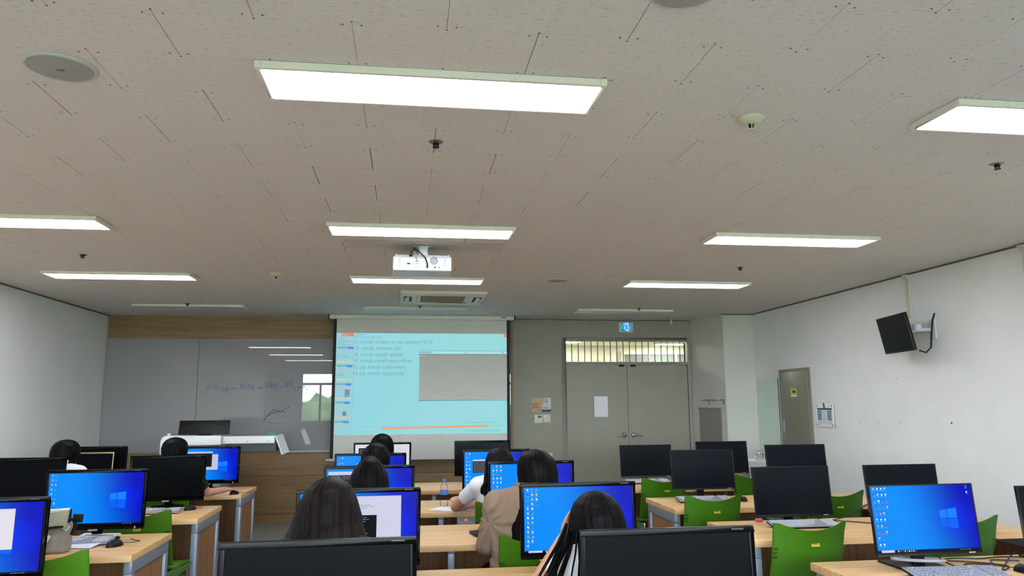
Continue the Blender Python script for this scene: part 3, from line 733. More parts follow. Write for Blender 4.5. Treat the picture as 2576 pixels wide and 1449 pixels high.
im.dots(nx(163), ny(308), nx(250), ny(366), (132, 190, 204), 4, 4); im.dots(nx(235), ny(338), nx(290), ny(352), (132, 190, 204), 1, 5); im.dots(nx(163), ny(370), nx(295), ny(384), (132, 190, 204), 1, 6)
for k, (y, pic) in enumerate(((392, 0), (547, 0), (703, 1), (858, 2), (1018, 3))):
    x0, x1 = nx(160-k*2), nx(298-k*6)
    im.rect(x0, ny(y), x1, ny(y+14), (112, 184, 222)); im.rect(x1-.035, ny(y), x1, ny(y+20), (92, 150, 236)); im.rect(x0, ny(y+14), x1-.03, ny(y+24), (160, 216, 190))
    im.dots(x0, ny(y+24), x1-.02, ny(y+54), (190, 196, 216), 3, 20+k, .9, .6)
    if pic == 0: im.dots(x0, ny(y+64), x1, ny(y+100), (130, 190, 206), 2, 30+k)
    if pic == 1: im.rect(x1-.036, ny(y+52), x1-.008, ny(y+104), (130, 150, 180)); im.rect(x1-.038, ny(y+108), x1-.014, ny(y+118), (100, 160, 236))
    if pic == 2: im.rect(x1-.042, ny(y+82), x1-.020, ny(y+120), (130, 140, 190))
    if pic < 3: im.rect(x0, ny(y+122), x1, ny(y+136), (210, 214, 196) if k != 3 else (220, 200, 186))
im.rect(nx(298), ny(305), nx(301), ny(1070), (140, 200, 214))
im.dots(nx(315), ny(283), nx(445), ny(295), (112, 186, 202), 1, 51, .9); im.dots(nx(305), ny(303), nx(535), ny(316), (120, 186, 200), 1, 52, .6)
im.rect(nx(1612), ny(303), nx(1614), ny(1050), (140, 204, 216)); im.rect(nx(275), ny(1068), nx(1612), ny(1071), (140, 200, 212))
im.dots(nx(1280), ny(1036), nx(1560), ny(1050), (136, 196, 206), 1, 53)
im.poly([(nx(555), ny(1077)), (nx(1462), ny(1064)), (nx(1474), ny(1070)), (nx(1462), ny(1078)), (nx(555), ny(1094))], (244, 160, 120))
im.poly([(nx(556), ny(1081)), (nx(1460), ny(1067)), (nx(1460), ny(1070)), (nx(556), ny(1086))], (236, 200, 150))
im.dots(nx(1270), ny(1106), nx(1600), ny(1120), (130, 190, 202), 1, 54, .6); im.dots(nx(150), ny(1128), nx(225), ny(1142), (130, 190, 202), 1, 55)
im.rect(nx(862), ny(424), 1, ny(457), (92, 142, 160)); im.rect(nx(865), ny(427), 1, ny(452), (178, 234, 238)); im.dots(nx(872), ny(433), nx(970), ny(446), (100, 140, 150), 1, 56, .9)
im.rect(nx(1270), ny(434), nx(1276), ny(448), (110, 150, 160)); im.rect(nx(1595), ny(432), nx(1605), ny(444), (110, 160, 170))
im.build('projected_image', 'beam_image', t, (.2085, -.0022, 1.7925))
kk = im.k*.0003+.0022
m = MB(); X0 = .2085-IW/2; Z1 = 1.7925+IH/2
zz = lambda v: Z1-ny(v)*IH
xx = lambda v: X0+nx(v)*IW
# console window without light in it: the bare grey fabric shows
m.add([Vector(q) for q in ((xx(866), -kk-.0004, zz(850)), (xx(1638), -kk-.0004, zz(845)), (xx(1638), -kk-.0004, zz(456)), (xx(866), -kk-.0004, zz(456)))], [[0, 1, 2, 3]])
m.build('console_window', 'screen_fabric', t, smooth=False)
im2 = Img(IW, IH); im2.k = 0
im2.rect(nx(860), ny(850), 1, ny(855), (92, 130, 180)); im2.dots(nx(872), ny(462), nx(1000), ny(474), (150, 196, 204), 1, 57, .9)
im2.build('console_edge', 'beam_image', t, (.2085, -kk-.0006, 1.7925))
for body, a, b, base in (('1) conda create -n sun python=3.10', 313, 977, 364), ('2) conda activate sun', 311, 706, 418), ('3) conda install spyder', 308, 729, 472), ('4) conda install tensorflow', 305, 797, 526), ('5) pip install scikit-learn', 303, 748, 580), ('6) pip install matplotlib', 302, 736, 634)):
    vs, fs = text_mesh(body, .0735, xx(b)-xx(a)); c = s2l((122, 176, 188))
    m = MB(); m.add([Vector((xx(a)+v.x, -kk-.0004, zz(base)+v.y)) for v in vs], fs, 0, [c]*len(fs)); m.build('slide_text', 'beam_image', t, smooth=False)

# ------------------------------------------------------------------ on the front wall
t = thing('exit_sign', 'lit emergency exit sign with a running figure, above the double door', 'sign', (3.144, YF, 2.60))
MB().box(-.108, .108, -.035, -.0005, -.073, .072).build('housing', 'ivory_plastic', t, bevel=.006)
im = Img(.138, .132)
im.rect(0, 0, 1, 1, (0, 128, 120)); im.poly([(0, .2), (0, .8), (.12, .72), (.12, .28)], (0, 170, 214)); im.poly([(1, .2), (1, .8), (.88, .72), (.88, .28)], (0, 170, 214))
im.poly([(.22, .03), (.78, .03), (.84, .97), (.55, .97), (.25, .80)], (120, 190, 255)); im.poly([(.42, .03), (.76, .03), (.80, .70), (.62, .60)], (168, 182, 255)); im.poly([(.40, .72), (.74, .74), (.82, .97), (.55, .97)], (170, 176, 255))
b_ = (0, 132, 235)
im.poly([(.36+.05*math.cos(a*.785), .13+.055*math.sin(a*.785)) for a in range(8)], b_)
im.poly([(.38, .2), (.50, .24), (.64, .52), (.52, .60)], b_); im.poly([(.40, .26), (.30, .42), (.22, .40), (.24, .46), (.34, .47), (.45, .34)], b_); im.poly([(.52, .26), (.66, .36), (.74, .30), (.76, .35), (.66, .44), (.54, .36)], b_)
im.poly([(.52, .56), (.62, .52), (.66, .68), (.80, .80), (.76, .84), (.58, .72)], b_); im.poly([(.50, .54), (.56, .62), (.44, .76), (.30, .92), (.26, .87), (.40, .70)], b_)
im.build('lit_panel', 'sign_image', t, (0, -.0352, .004))
t = thing('poster', 'small orange and white notice sheet on the wall left of the door', 'poster', (1.886, YF-.001, 1.495))
im = Img(.275, .195, .0002)
im.rect(0, 0, 1, 1, (206, 202, 204)); im.poly([(0, 0), (.66, 0), (.52, 1), (0, 1)], (196, 160, 132)); im.rect(.52, .86, 1, 1, (60, 62, 112)); im.poly([(.52, .80), (.60, .84), (.92, .84), (1, .80), (1, .88), (.52, .88)], (60, 62, 112))
im.dots(.02, .36, .52, .76, (120, 80, 60), 5, 61, .9, .45); im.dots(.25, .84, .47, .90, (120, 70, 56), 1, 62, .9, .6); im.dots(.14, .15, .26, .22, (140, 100, 50), 1, 63)
im.dots(.66, .13, .88, .19, (80, 84, 108), 1, 64, .9, .9); im.dots(.70, .25, .86, .33, (80, 84, 108), 1, 65, .9, .8); im.dots(.74, .46, .86, .52, (100, 104, 120), 2, 66); im.dots(.62, .66, .94, .78, (70, 72, 118), 2, 67, .7, .7)
im.build('printed_sheet', 'flat_print', t)
t = thing('thermostat', 'cream wall thermostat with grey display below the orange notice', 'thermostat', (1.842, YF, 1.302))
MB().box(-.060, .060, -.024, -.0005, -.058, .058).build('case', 'ivory_plastic', t, bevel=.005)
MB().box(-.054, .056, -.028, -.0235, .005, .052).build('display_frame', 'white_plastic', t, bevel=.004)
MB().box(-.018, .042, -.0288, -.0275, .014, .044).build('display', 'trim_grey', t, smooth=False)
t = thing('light_switch', 'cream four-gang light switch beside the thermostat', 'switch', (1.963, YF, 1.306))
MB().box(-.055, .055, -.010, -.0005, -.055, .055).build('plate', 'ivory_plastic', t, bevel=.004)
for k, (x, z) in enumerate(((-.022, .026), (.022, .026), (-.022, -.024), (.022, -.024))):
    MB().box(x-.019, x+.019, -.016, -.0095, z-.021, z+.021, Matrix.Rotation(R_(-4), 4, 'X') if k == 0 else None).build('rocker', 'white_plastic' if k == 0 else 'ivory_plastic', t, bevel=.002, seg=1)
t = thing('wall_outlet', 'low cream wall outlet between the far monitors and the door frame', 'outlet', (1.99, YF, .775))
MB().box(-.048, .048, -.010, -.0005, -.058, .058).build('plate', 'ivory_plastic', t, bevel=.004)
MB().lathe([(.020, 0), (.020, .004), (.017, .005), (.016, .001), (.002, .001)], 20, Matrix.Translation((0, -.009, 0)) @ Matrix.Rotation(R_(90), 4, 'X')).build('socket', 'white_plastic', t)

# ------------------------------------------------------------------ column and right wall
ca = math.atan2(.142, .84)   # the column's side face is turned slightly
def on_col(y): return 4.12+(10.52-y)/.84*.142
t = thing('towel_rail', 'short metal towel rail on the side of the corner column', 'rail', (on_col(9.92), 9.92, 1.545), ca)
MB().tube([(-.055, -.20, .0), (-.055, .26, .0)], .007, 8).build('bar', 'steel_brushed', t)
for y in (-.19, .17):
    MB().box(-.062, .0, y-.010, y+.010, -.006, .006).box(-.008, .0, y-.012, y+.012, -.06, .012).build('bracket', 'steel_brushed', t, bevel=.002, seg=1)
MB().tube([(-.055, -.165, 0), (-.055, -.115, 0)], .012, 10).build('grip', 'white_plastic', t)
t = thing('access_panel', 'flat grey-brown access panel low on the side of the corner column', 'panel', (on_col(10.08), 10.08, 0), ca)
MB().box(-.012, .0, -.285, .27, .55, 1.425).build('cover', 'paint_frame', t, bevel=.003, seg=1)
MB().box(-.018, .0, -.295, .28, 1.425, 1.442).build('top_lip', 'paint_frame', t, bevel=.002, seg=1)
t = thing('wall_mirror', 'tall frameless mirror on the right wall above the sink', 'mirror', (XR, 9.352, 0))
MB().box(-.008, -.0005, -.288, .288, .905, 1.812).build('glass', 'mirror_glass', t, bevel=.002, seg=1)
MB().box(-.0095, -.0003, -.294, -.288, .905, 1.812).build('edge', 'trim_grey', t, smooth=False)
t = thing('service_cabinet', 'tall grey steel cabinet door set in the right wall', 'cabinet', (XR, 8.64, 0))
MB().box(-.020, -.0005, -.362, .362, .25, 1.918).build('frame', 'cabinet_steel', t, bevel=.003, seg=1)
dd = MB().box(-.030, -.019, -.335, .335, .28, 1.875).build('door', 'cabinet_steel', t, bevel=.004)
MB().box(-.040, -.029, .245, .278, 1.13, 1.30).box(-.05, -.038, .252, .270, 1.15, 1.28).build('handle', 'grey_plastic', dd, bevel=.003, seg=1)
MB().box(-.0315, -.0295, -.165, -.02, 1.812, 1.862).build('name_label', 'silver_plastic', dd, bevel=.001, seg=1)
MB().box(-.0315, -.0295, -.075, .06, 1.60, 1.675).build('warning_sticker', 'sticker_yellow', dd, smooth=False)
MB().box(-.0320, -.0310, -.045, .02, 1.622, 1.652).build('sticker_mark', 'black_matte', dd, smooth=False)
MB().box(-.0316, -.0295, -.075, .06, 1.578, 1.598).build('sticker_strip', 'paper', dd, smooth=False)
t = thing('acrylic_sign', 'white acrylic notice board on four studs beside the grey cabinet', 'sign', (XR, 7.99, 1.36), math.pi/2*0)
MB().box(-.022, -.016, -.178, .178, -.128, .128).build('plate', 'lectern_white', t, bevel=.002, seg=1)
for y in (-.155, .155):
    for z in (-.105, .105): MB().lathe([(.008, -.0005), (.008, .022), (.009, .023), (.009, .028), (.005, .029)], 12, Matrix.Translation((0, y, z)) @ Matrix.Rotation(-math.pi/2, 4, 'Y')).build('stud', 'steel_brushed', t)
im = Img(.31, .215, .0002)
im.rect(.02, .14, .98, .24, (52, 84, 100)); im.poly([(.40, -.12), (.52, -.12), (.56, .16), (.44, .16)], (64, 104, 112))
im.rect(.02, .26, .98, 1, (206, 216, 226)); im.rect(.30, .27, .68, .98, (226, 224, 234)); im.dots(.36, .32, .64, .92, (160, 164, 180), 7, 71, .9, .3)
for a in (.05, .70): im.rect(a, .28, a+.24, .76, (70, 120, 110)); im.rect(a+.05, .34, a+.2, .70, (160, 182, 196)); im.rect(a+.09, .46, a+.15, .62, (80, 90, 124))
o = im.build('printed_card', 'flat_print', t, (-.0224, 0, .006)); o.rotation_euler = (0, 0, -math.pi/2)
# sink below the mirror
t = thing('wash_basin', 'white ceramic wash basin in the corner below the mirror', 'sink', (4.47, 9.36, 0))
b = MB(); b.lathe([(.03, .60), (.12, .62), (.19, .70), (.215, .765), (.222, .775), (.218, .782), (.19, .775), (.15, .70), (.06, .66), (.01, .655)], 32, None, 0, 1.0, 1.25)
b.build('bowl', 'porcelain', t)
MB().box(.10, .229, -.20, .20, .70, .79).build('back_ledge', 'porcelain', t, bevel=.02, seg=3)
MB().lathe([(.07, 0), (.06, .4), (.08, .62)], 20).build('pedestal', 'porcelain', t)
fx = MB(); fx.tube([(.15, .05, .785), (.15, .05, .85)], .016, 12); fx.tube([(.15, .05, .84), (.08, .04, .858), (.02, .03, .838), (.018, .03, .82)], .009, 8); fx.tube([(.15, .05, .86), (.12, .05, .885), (.07, .05, .895)], .006, 6)
fx.build('faucet', 'chrome', t)
# monitor on a wall arm
Wd = Vector((-math.sin(.204), -math.cos(.204), 0)); Nn = Vector((-math.cos(.204), math.sin(.204), 0)); Uu = Vector((0, 0, 1))*math.cos(.191)+Nn*math.sin(.191); Ff = Wd.cross(Uu)
Tm = Matrix(((Wd.x, -Ff.x, Uu.x, 0), (Wd.y, -Ff.y, Uu.y, 0), (Wd.z, -Ff.z, Uu.z, 0), (0, 0, 0, 1)))
if Tm.determinant() < 0: pass
t = thing('wall_monitor', 'black monitor tilted on a white arm high on the right wall', 'monitor', (4.42, 6.291, 2.123))
fr_ = MB().box(-.294, .294, 0, .028, -.1715, .1715, Tm).build('frame', 'black_plastic', t, bevel=.004)
MB().box(-.284, .284, -.0015, .002, -.155, .163, Tm).build('screen', 'screen_off_slim', fr_, smooth=False)
MB().box(-.20, .20, .026, .058, -.13, .12, Tm).build('back_cover', 'black_plastic', fr_, bevel=.012)
a = MB(); a.box(-.05, .05, .055, .075, -.05, .05, Tm); a.build('mount_plate', 'black_plastic', t)
MB().tube([Tm @ Vector((0, .07, 0)), (.15, -.12, .03), (.262, -.16, .03)], .018, 10).build('arm', 'white_plastic', t)
MB().lathe([(.034, -.03), (.038, -.025), (.038, .025), (.034, .03)], 20, Matrix.Translation((.15, -.12, .05))).build('joint', 'white_plastic', t)
MB().box(.258, .2795, -.20, -.12, -.06, .12).build('wall_plate', 'white_plastic', t, bevel=.004)
MB().tube([(.262, -.21, .17), (.235, -.21, .10), (.20, -.23, -.02), (.16, -.26, -.14), (.11, -.26, -.185), (.06, -.24, -.165)], .008, 8).build('cable', 'cable_black', t)
for nm, y, z0, lb in (('cable_trunking', 6.06, 2.29, 'white vertical cable trunking from the ceiling to the wall monitor'), ('cable_trunking', 5.045, 1.2, 'white vertical cable trunking at the right edge of the photo')):
    t = thing(nm, lb, 'trunking', (XR, y+(.36 if y > 6 else 0), 0))
    MB().box(-.016, -.0005, -.022, .022, z0, H-.02).build('channel', 'ivory_plastic', t, bevel=.003, seg=1)
    MB().prism([(-.05, H-.013), (-.0005, H-.013), (-.0005, H-.06), (-.012, H-.06)], -.028, .028, 'y').build('ceiling_elbow', 'ivory_plastic', t)

# ------------------------------------------------------------------ lectern at the front
t = thing('lectern', 'white teaching lectern with a long side tray, in front of the whiteboard', 'lectern', (-2.45, 9.2, 0))
MB().box(-.30, .34, .05, .52, .0, .98).build('cabinet', 'grey_plastic', t, bevel=.008)
prof = [(-.335, .965), (-.335, 1.10), (-.325, 1.145), (-.30, 1.170), (-.27, 1.178), (.33, 1.172), (.33, 1.067), (-.30, 1.065), (-.305, .965)]
MB().prism(prof, 0, .05, 'y').build('front_fascia', 'lectern_white', t, bevel=.006)
MB().box(-.30, .33, .05, .56, 1.075, 1.165).build('console_top', 'lectern_white', t, bevel=.01)
MB().box(.33, .352, .004, .5, 1.072, 1.165).build('joint_strip', 'silver_plastic', t, bevel=.004, seg=1)
MB().box(.352, .93, .01, .045, 1.077, 1.152).build('tray_fascia', 'lectern_white', t, bevel=.006)
MB().box(.352, .935, .006, .05, 1.150, 1.163).build('tray_lip', 'lectern_white', t, bevel=.004)
MB().box(.352, .93, .045, .52, 1.085, 1.10).build('tray_board', 'grey_plastic', t, bevel=.003, seg=1)
for x in (.37, .62, .86): MB().lathe([(.007, 0), (.005, .003)], 10, Matrix.Translation((x, .010, 1.10)) @ Matrix.Rotation(R_(90), 4, 'X')).build('screw_cap', 'grey_plastic', t)
MB().prism([(.93, 1.163), (.945, 1.163), (1.03, .945), (1.015, .945)], .004, .52, 'y').build('end_panel', 'lectern_white', t, smooth=False)
MB().box(.36, .93, .12, .50, .98, 1.08).build('drawer_box', 'trim_grey', t, bevel=.004, seg=1)
MB().lathe([(.018, 1.176), (.018, 1.19), (.026, 1.194), (.022, 1.200)], 14, Matrix.Translation((-.27, .1, 0))).build('microphone_base', 'lectern_white', t)
T = Matrix.Translation((-2.365, 9.40, 1.182)) @ Matrix.Rotation(R_(-16), 4, 'X')
t = thing('lectern_monitor', 'black monitor seen from behind, leaning back on the lectern', 'monitor', (0, 0, 0))
bk = MB().box(-.285, .285, -.012, .020, .0, .165, T).build('back_cover', 'black_plastic', t, bevel=.006)
MB().box(-.26, .26, .018, .026, .012, .155, T).build('screen', 'screen_off', bk, smooth=False)
for a, b, z in ((-.25, -.12, .11), (-.10, .10, .085), (.12, .25, .11)): MB().box(a, b, -.0145, -.011, z, z+.006, T).build('vent_slot', 'black_gloss', bk, smooth=False)
MB().box(-.08, .08, -.02, .05, -.004, .012, T).build('stand', 'black_plastic', t, bevel=.003)
t = thing('green_book', 'teal green folder standing open on the lectern tray', 'folder', (-1.60, 9.34, 1.102), R_(8))
MB().prism([(-.105, 0), (.105, 0), (.05, .145), (.044, .146)], -.004, .004, 'y').build('cover', 'book_teal', t, smooth=False)
MB().prism([(-.098, .002), (.100, .002), (.05, .135)], .004, .010, 'y').build('pages', 'paper', t, smooth=False)
MB().prism([(.0, .03), (.06, .085), (.058, .09), (-.002, .036)], -.0050, -.0042, 'y').build('title_line', 'grey_plastic', t, smooth=False)

# ------------------------------------------------------------------ desks
def desk(x0, x1, yb, label, group, centre=None, back=True):
    D = .72; xm = (x0+x1)/2; t = thing('computer_desk', label, 'desk', (xm, yb-D/2, 0), 0, group)
    a, b = x0-xm, x1-xm
    MB().box(a, b, -D/2, D/2, .682, .72).build('tabletop', 'wood_top', t, bevel=.004)
    for s_, x in ((1, a+.004), (-1, b-.004)):
        xa, xb = (x, x+.045) if s_ > 0 else (x-.045, x)
        for y0, y1 in ((-D/2+.03, -D/2+.085), (D/2-.10, D/2-.045)):
            MB().box(xa, xb, y0, y1, 0, .615).build('leg', 'desk_steel', t, bevel=.006)
        MB().box(xa, xb, -D/2+.03, D/2-.045, .615, .6815).build('top_rail', 'desk_steel', t, bevel=.006)
        MB().box(xa+.016, xb-.016, -D/2+.086, D/2-.101, .08, .612).build('side_panel', 'wood_side', t, smooth=False)
    if centre is not None:
        for y0, y1 in ((-D/2+.05, -D/2+.095), (D/2-.10, D/2-.055)):
            MB().box(centre-xm-.02, centre-xm+.02, y0, y1, 0, .66).build('centre_leg', 'desk_steel', t, bevel=.005)
        MB().box(centre-xm-.02, centre-xm+.02, -D/2+.05, D/2-.055, .6605, .6815).build('centre_rail', 'desk_steel', t, bevel=.004)
    if back: MB().box(a+.055, b-.055, D/2-.135, D/2-.117, .22, .66).build('modesty_panel', 'wood_side', t, smooth=False)
    return t
RN = ('nearest the camera', 'in the second row', 'in the third row', 'in the fourth row', 'in the front row')
LB, MBk, RB = (2.50, 3.83, 5.19, 6.50, 7.93), (2.50, 3.83, 5.19, 6.50, 7.95), (3.68, 5.0, 6.32, 7.68)
for k, y in enumerate(LB): desk(-3.56, -1.462, y, 'orange-tinted wooden desk on grey legs, left block, %s' % RN[k], 'left block of desks')
for k, y in enumerate(MBk): desk(-.66, 1.31, y, 'wooden two-seat desk, middle block, %s' % RN[k], 'middle block of desks', .27)
for k, y in enumerate(RB): desk(2.02, 3.87, y, 'pale wooden two-seat desk on grey legs, right block, %s' % RN[k+1 if k < 3 else 4], 'right block of desks')

# ------------------------------------------------------------------ chairs
def make_chair():
    t = thing('green_chair', 'chair', 'chair', (0, 0, 0), 0, 'green plastic classroom chairs')
    def bk(u, v):
        q = 2*u-1; wd = .205+.012*v-.03*max(0, .25-v); z = .47+.345*v+(.055*q*q*ss(.55, 1, v)-.01*ss(.8, 1, v))
        y = -.185-.085*v+.05*q*q*(1-.35*v)+.03*(1-v)**3
        if abs(q) > .93 and v > .9: z -= .012*(abs(q)-.93)/.07
        return Vector((q*wd, y, z)), Vector((-.45*q, -1, 0)).normalized()
    b = MB().sheet(bk, 16, 12, .010).build('backrest', 'chair_green', t)
    for s_ in (-1, 1):
        for j in range(3):
            z_ = .705-.024*j; q_, n_ = bk(.5+s_*.455, (z_-.47)/.345)
            T = Matrix.Translation((q_.x, q_.y, z_)) @ Matrix.Rotation(math.atan2(n_.x, -n_.y), 4, 'Z')
            MB().box(-.022, .018, -.0065, .002, -.0045, .0045, T).build('slot', 'slot_dark', b, smooth=False)
    def st(u, v):
        q = 2*u-1; y = -.20+.42*v; z = .455-.012*(1-q*q)-.035*ss(.78, 1, v)**2+.02*ss(.25, 0, v)
        return Vector((q*(.205+.01*math.sin(math.pi*v)), y, z)), Vector((0, .1, 1)).normalized()
    MB().sheet(st, 12, 12, .012).build('seat', 'chair_green', t)
    for s_ in (-1, 1):
        MB().prism([(-.205, .44), (.19, .43), (.18, .400), (-.12, .385), (-.20, .405)], s_*.203-.006, s_*.203+.006, 'x').build('side_skirt', 'chair_green', t, bevel=.004, seg=1)
        MB().tube([(s_*.175, -.16, .44), (s_*.195, -.19, .40), (s_*.215, -.245, .0)], .011, 10).build('leg', 'chrome', t)
        MB().tube([(s_*.175, .12, .435), (s_*.195, .17, .41), (s_*.210, .215, .0)], .011, 10).build('leg', 'chrome', t)
        MB().tube([(s_*.178, -.17, .432), (s_*.178, .15, .428)], .010, 8).build('under_rail', 'chrome', t)
    return t
def add_sticker(ch):
    p = Vector((.015, -.2535, .728))
    k = MB().box(-.024, .024, -.0015, .0005, -.011, .011, Matrix.Translation(p) @ Matrix.Rotation(R_(-14), 4, 'X')).build('asset_sticker', 'sticker_yellow', ch, smooth=False)
    MB().box(-.017, .017, -.0022, -.0013, -.003, .004, Matrix.Translation(p) @ Matrix.Rotation(R_(-14), 4, 'X')).build('sticker_print', 'sticker_ink', k, smooth=False)
chair0 = make_chair(); add_sticker(chair0); first = [True]
def chair(x, yback, label, rz=0):
    c = chair0 if first[0] else dup(chair0)
    first[0] = False
    c.location = (x, yback+.27, 0); c.rotation_euler = (0, 0, rz); c['label'] = label
chair(2.262, 4.06, 'empty green chair with yellow sticker, right block, in front of the keyboard with white keys')
chair(3.285, 4.13, 'empty green chair partly hidden behind the lit blue monitor on the right', R_(-4))
chair(2.24, 5.36, 'empty green chair, right block third row, left seat, back fully in view')
chair(3.27, 5.44, 'empty green chair, right block third row, beside the right wall', R_(-3))
chair(2.325, 6.70, 'empty green chair, right block front row, left seat, behind a black monitor', R_(3))
chair(3.27, 6.80, 'empty green chair, right block front row, right seat, seen in a gap between monitors')
chair(-1.685, 3.92, 'empty green chair at the bottom left, beside the cream bag', R_(-4))
chair(-1.71, 5.30, 'empty green chair with chrome legs in the left aisle, third row', R_(-5))
chair(.70, 3.94, 'green chair under the person in the beige shirt')
chair(.70, 5.30, 'green chair under the brown-haired person in the white T-shirt')
chair(.80, 2.66, 'green chair under the person resting head on hand')
chair(-.29, 2.62, 'green chair under the person with very long hair spread over the back')
chair(-.20, 3.93, 'green chair under the person with black hair and black top, middle block third row')
chair(-.22, 5.29, 'green chair under the person wearing a white face mask')
chair(-.22, 6.66, 'green chair under the frontmost person of the middle block')
chair(-1.97, 6.56, 'green chair under the person in the black T-shirt, left block')
chair(-2.84, 6.55, 'green chair under the person with a white collar at the far left')

# ------------------------------------------------------------------ monitors
def monitor(x, y, ztop, kind, label, lit=None, rz=0, group=None):
    slim = kind == 'slim'
    W_, H_ = (.545, .325) if slim else (.57, .352)
    t = thing('computer_monitor', label, 'monitor', (x, y+.05, .7204), rz, group)
    zt = ztop-.7204; zb = zt-H_; tilt = R_(-6) if slim else R_(-1.5)
    T = Matrix.Translation((0, -.05, zt)) @ Matrix.Rotation(tilt, 4, 'X') @ Matrix.Translation((0, 0, -H_))
    e, eb = (.006, .016) if slim else (.017, .028)
    f = MB(); d = .018 if slim else .022
    f.box(-W_/2, W_/2, 0, d, 0, eb, T); f.box(-W_/2, W_/2, 0, d, H_-e, H_, T); f.box(-W_/2, -W_/2+e, 0, d, eb, H_-e, T); f.box(W_/2-e, W_/2, 0, d, eb, H_-e, T)
    f.box(-W_/2+.002, W_/2-.002, .006, d, .002, H_-.002, T)
    fr = f.build('bezel', 'black_plastic' if slim else 'black_gloss', t, bevel=.0015 if slim else .003)
    MB().box(-W_/2+.06, W_/2-.06, d-.002, d+.026, .04, H_-.05, T).build('back_cover', 'black_plastic', t, bevel=.010)
    sw, sh = W_-2*e, H_-e-eb
    if lit:
        im = screen_image(lit, sw, sh); o = im.build('screen', 'lcd_image', t); o.matrix_local = T @ Matrix.Translation((0, .0035, eb+sh/2))
    else:
        MB().box(-sw/2, sw/2, .003, .0062, eb, eb+sh, T).build('screen', 'screen_off_slim' if slim else 'screen_off', t, smooth=False)
    if slim:
        MB().box(.20, .235, -.0008, .001, .004, .009, T).build('maker_mark', 'grey_plastic', fr, smooth=False)
        MB().box(-.030, .030, .005, .030, .0, zb+.10).build('neck', 'black_plastic', t, bevel=.004)
        MB().box(-.12, .12, -.05, .16, .0, .011).build('base', 'black_plastic', t, bevel=.004)
    else:
        MB().box(.232, .240, -.0012, .001, .004, .016, T).build('power_light', 'led_violet' if lit else 'black_plastic', fr, smooth=False)
        MB().box(-.026, .026, -.002, .002, -.006, .004, T).build('name_tab', 'grey_plastic', fr, smooth=False)
        MB().box(.210, .250, -.0006, .001, H_-.011, H_-.007, T).build('maker_mark', 'dark_mark', fr, smooth=False)
        MB().box(-.028, .028, .0, .036, .01, zb+.10).build('neck', 'black_gloss', t, bevel=.004)
        MB().lathe([(.13, 0), (.13, .006), (.12, .012), (.04, .016), (.038, .02)], 28, Matrix.Translation((0, .02, 0)), 0, 1.0, .62).build('base', 'black_gloss', t)
    return t
GO, GL = 'switched off monitors on the desks', 'lit monitors on the desks'
def mon(x, y, z, k, lab, lit=None, rz=0): return monitor(x, y, z, k, lab, lit, rz, GL if lit else GO)
mon(-1.853, 3.66, 1.124, 'gloss', 'lit monitor with a white window, cut by the left edge of the photo', 'notes', R_(3))
mon(-1.846, 4.95, 1.140, 'gloss', 'lit blue desktop monitor on the left block, behind the cream bag', 'desk2')
mon(-1.873, 6.42, 1.127, 'gloss', 'black switched off monitor, left block, in front of the person in black')
mon(-1.881, 7.72, 1.126, 'gloss', 'lit blue monitor with two windows, left block front row, before the wood panelling', 'two_windows')
mon(-2.921, 6.42, 1.126, 'gloss', 'dark switched off monitor at the left edge, above the lit blue one')
mon(-2.917, 7.72, 1.141, 'gloss', 'dark switched off monitor behind the laptop, far left')
mon(-.249, 2.36, 1.124, 'gloss', 'large dark switched off monitor at the bottom, in front of the long-haired person')
mon(-.213, 3.67, 1.130, 'gloss', 'lit monitor with white page and terminal, behind the long-haired person', 'paper_terminal')
mon(-.227, 5.00, 1.131, 'gloss', 'lit monitor with dark browser window, middle block, third row left seat', 'browser_dark')
mon(-.281, 6.30, 1.127, 'gloss', 'lit blue monitor with a few icons, middle block, fourth row left seat', 'icons_small')
mon(-.232, 7.80, 1.138, 'gloss', 'lit monitor with white page, middle block front row, under the projection screen', 'white_page')
mon(.825, 2.36, 1.127, 'gloss', 'large dark switched off monitor at the bottom right of centre, nearest the camera')
mon(.834, 3.66, 1.138, 'gloss', 'big lit blue monitor with three icon columns, before the person resting head on hand', 'icons3')
mon(.817, 4.96, 1.146, 'gloss', 'lit blue monitor in front of the person in the beige shirt', 'icons3_b')
mon(.752, 6.34, 1.141, 'gloss', 'lit blue monitor with black console, before the brown-haired person', 'icons_terminal')
mon(.780, 7.80, 1.144, 'gloss', 'dark switched off monitor at the lower right corner of the projection screen')
mon(2.473, 3.42, 1.119, 'slim', 'slim lit blue desktop monitor on the right block, nearest the camera', 'icons4')
mon(3.262, 3.42, 1.101, 'slim', 'slim dark monitor cut by the right edge of the photo')
mon(2.568, 4.86, 1.088, 'slim', 'slim black monitor above the keyboard with white keys, right block second row')
mon(3.434, 4.95, 1.079, 'slim', 'slim black monitor behind the lit blue one, against the right wall')
mon(2.462, 6.14, 1.125, 'slim', 'slim dark monitor, right block third row, left seat')
mon(3.333, 6.20, 1.152, 'slim', 'slim dark monitor below the grey steel cabinet')
mon(2.445, 7.60, 1.088, 'slim', 'slim dark monitor in front of the double door, leftmost of the right block')
mon(3.225, 7.50, 1.118, 'slim', 'slim dark monitor in front of the corner column')

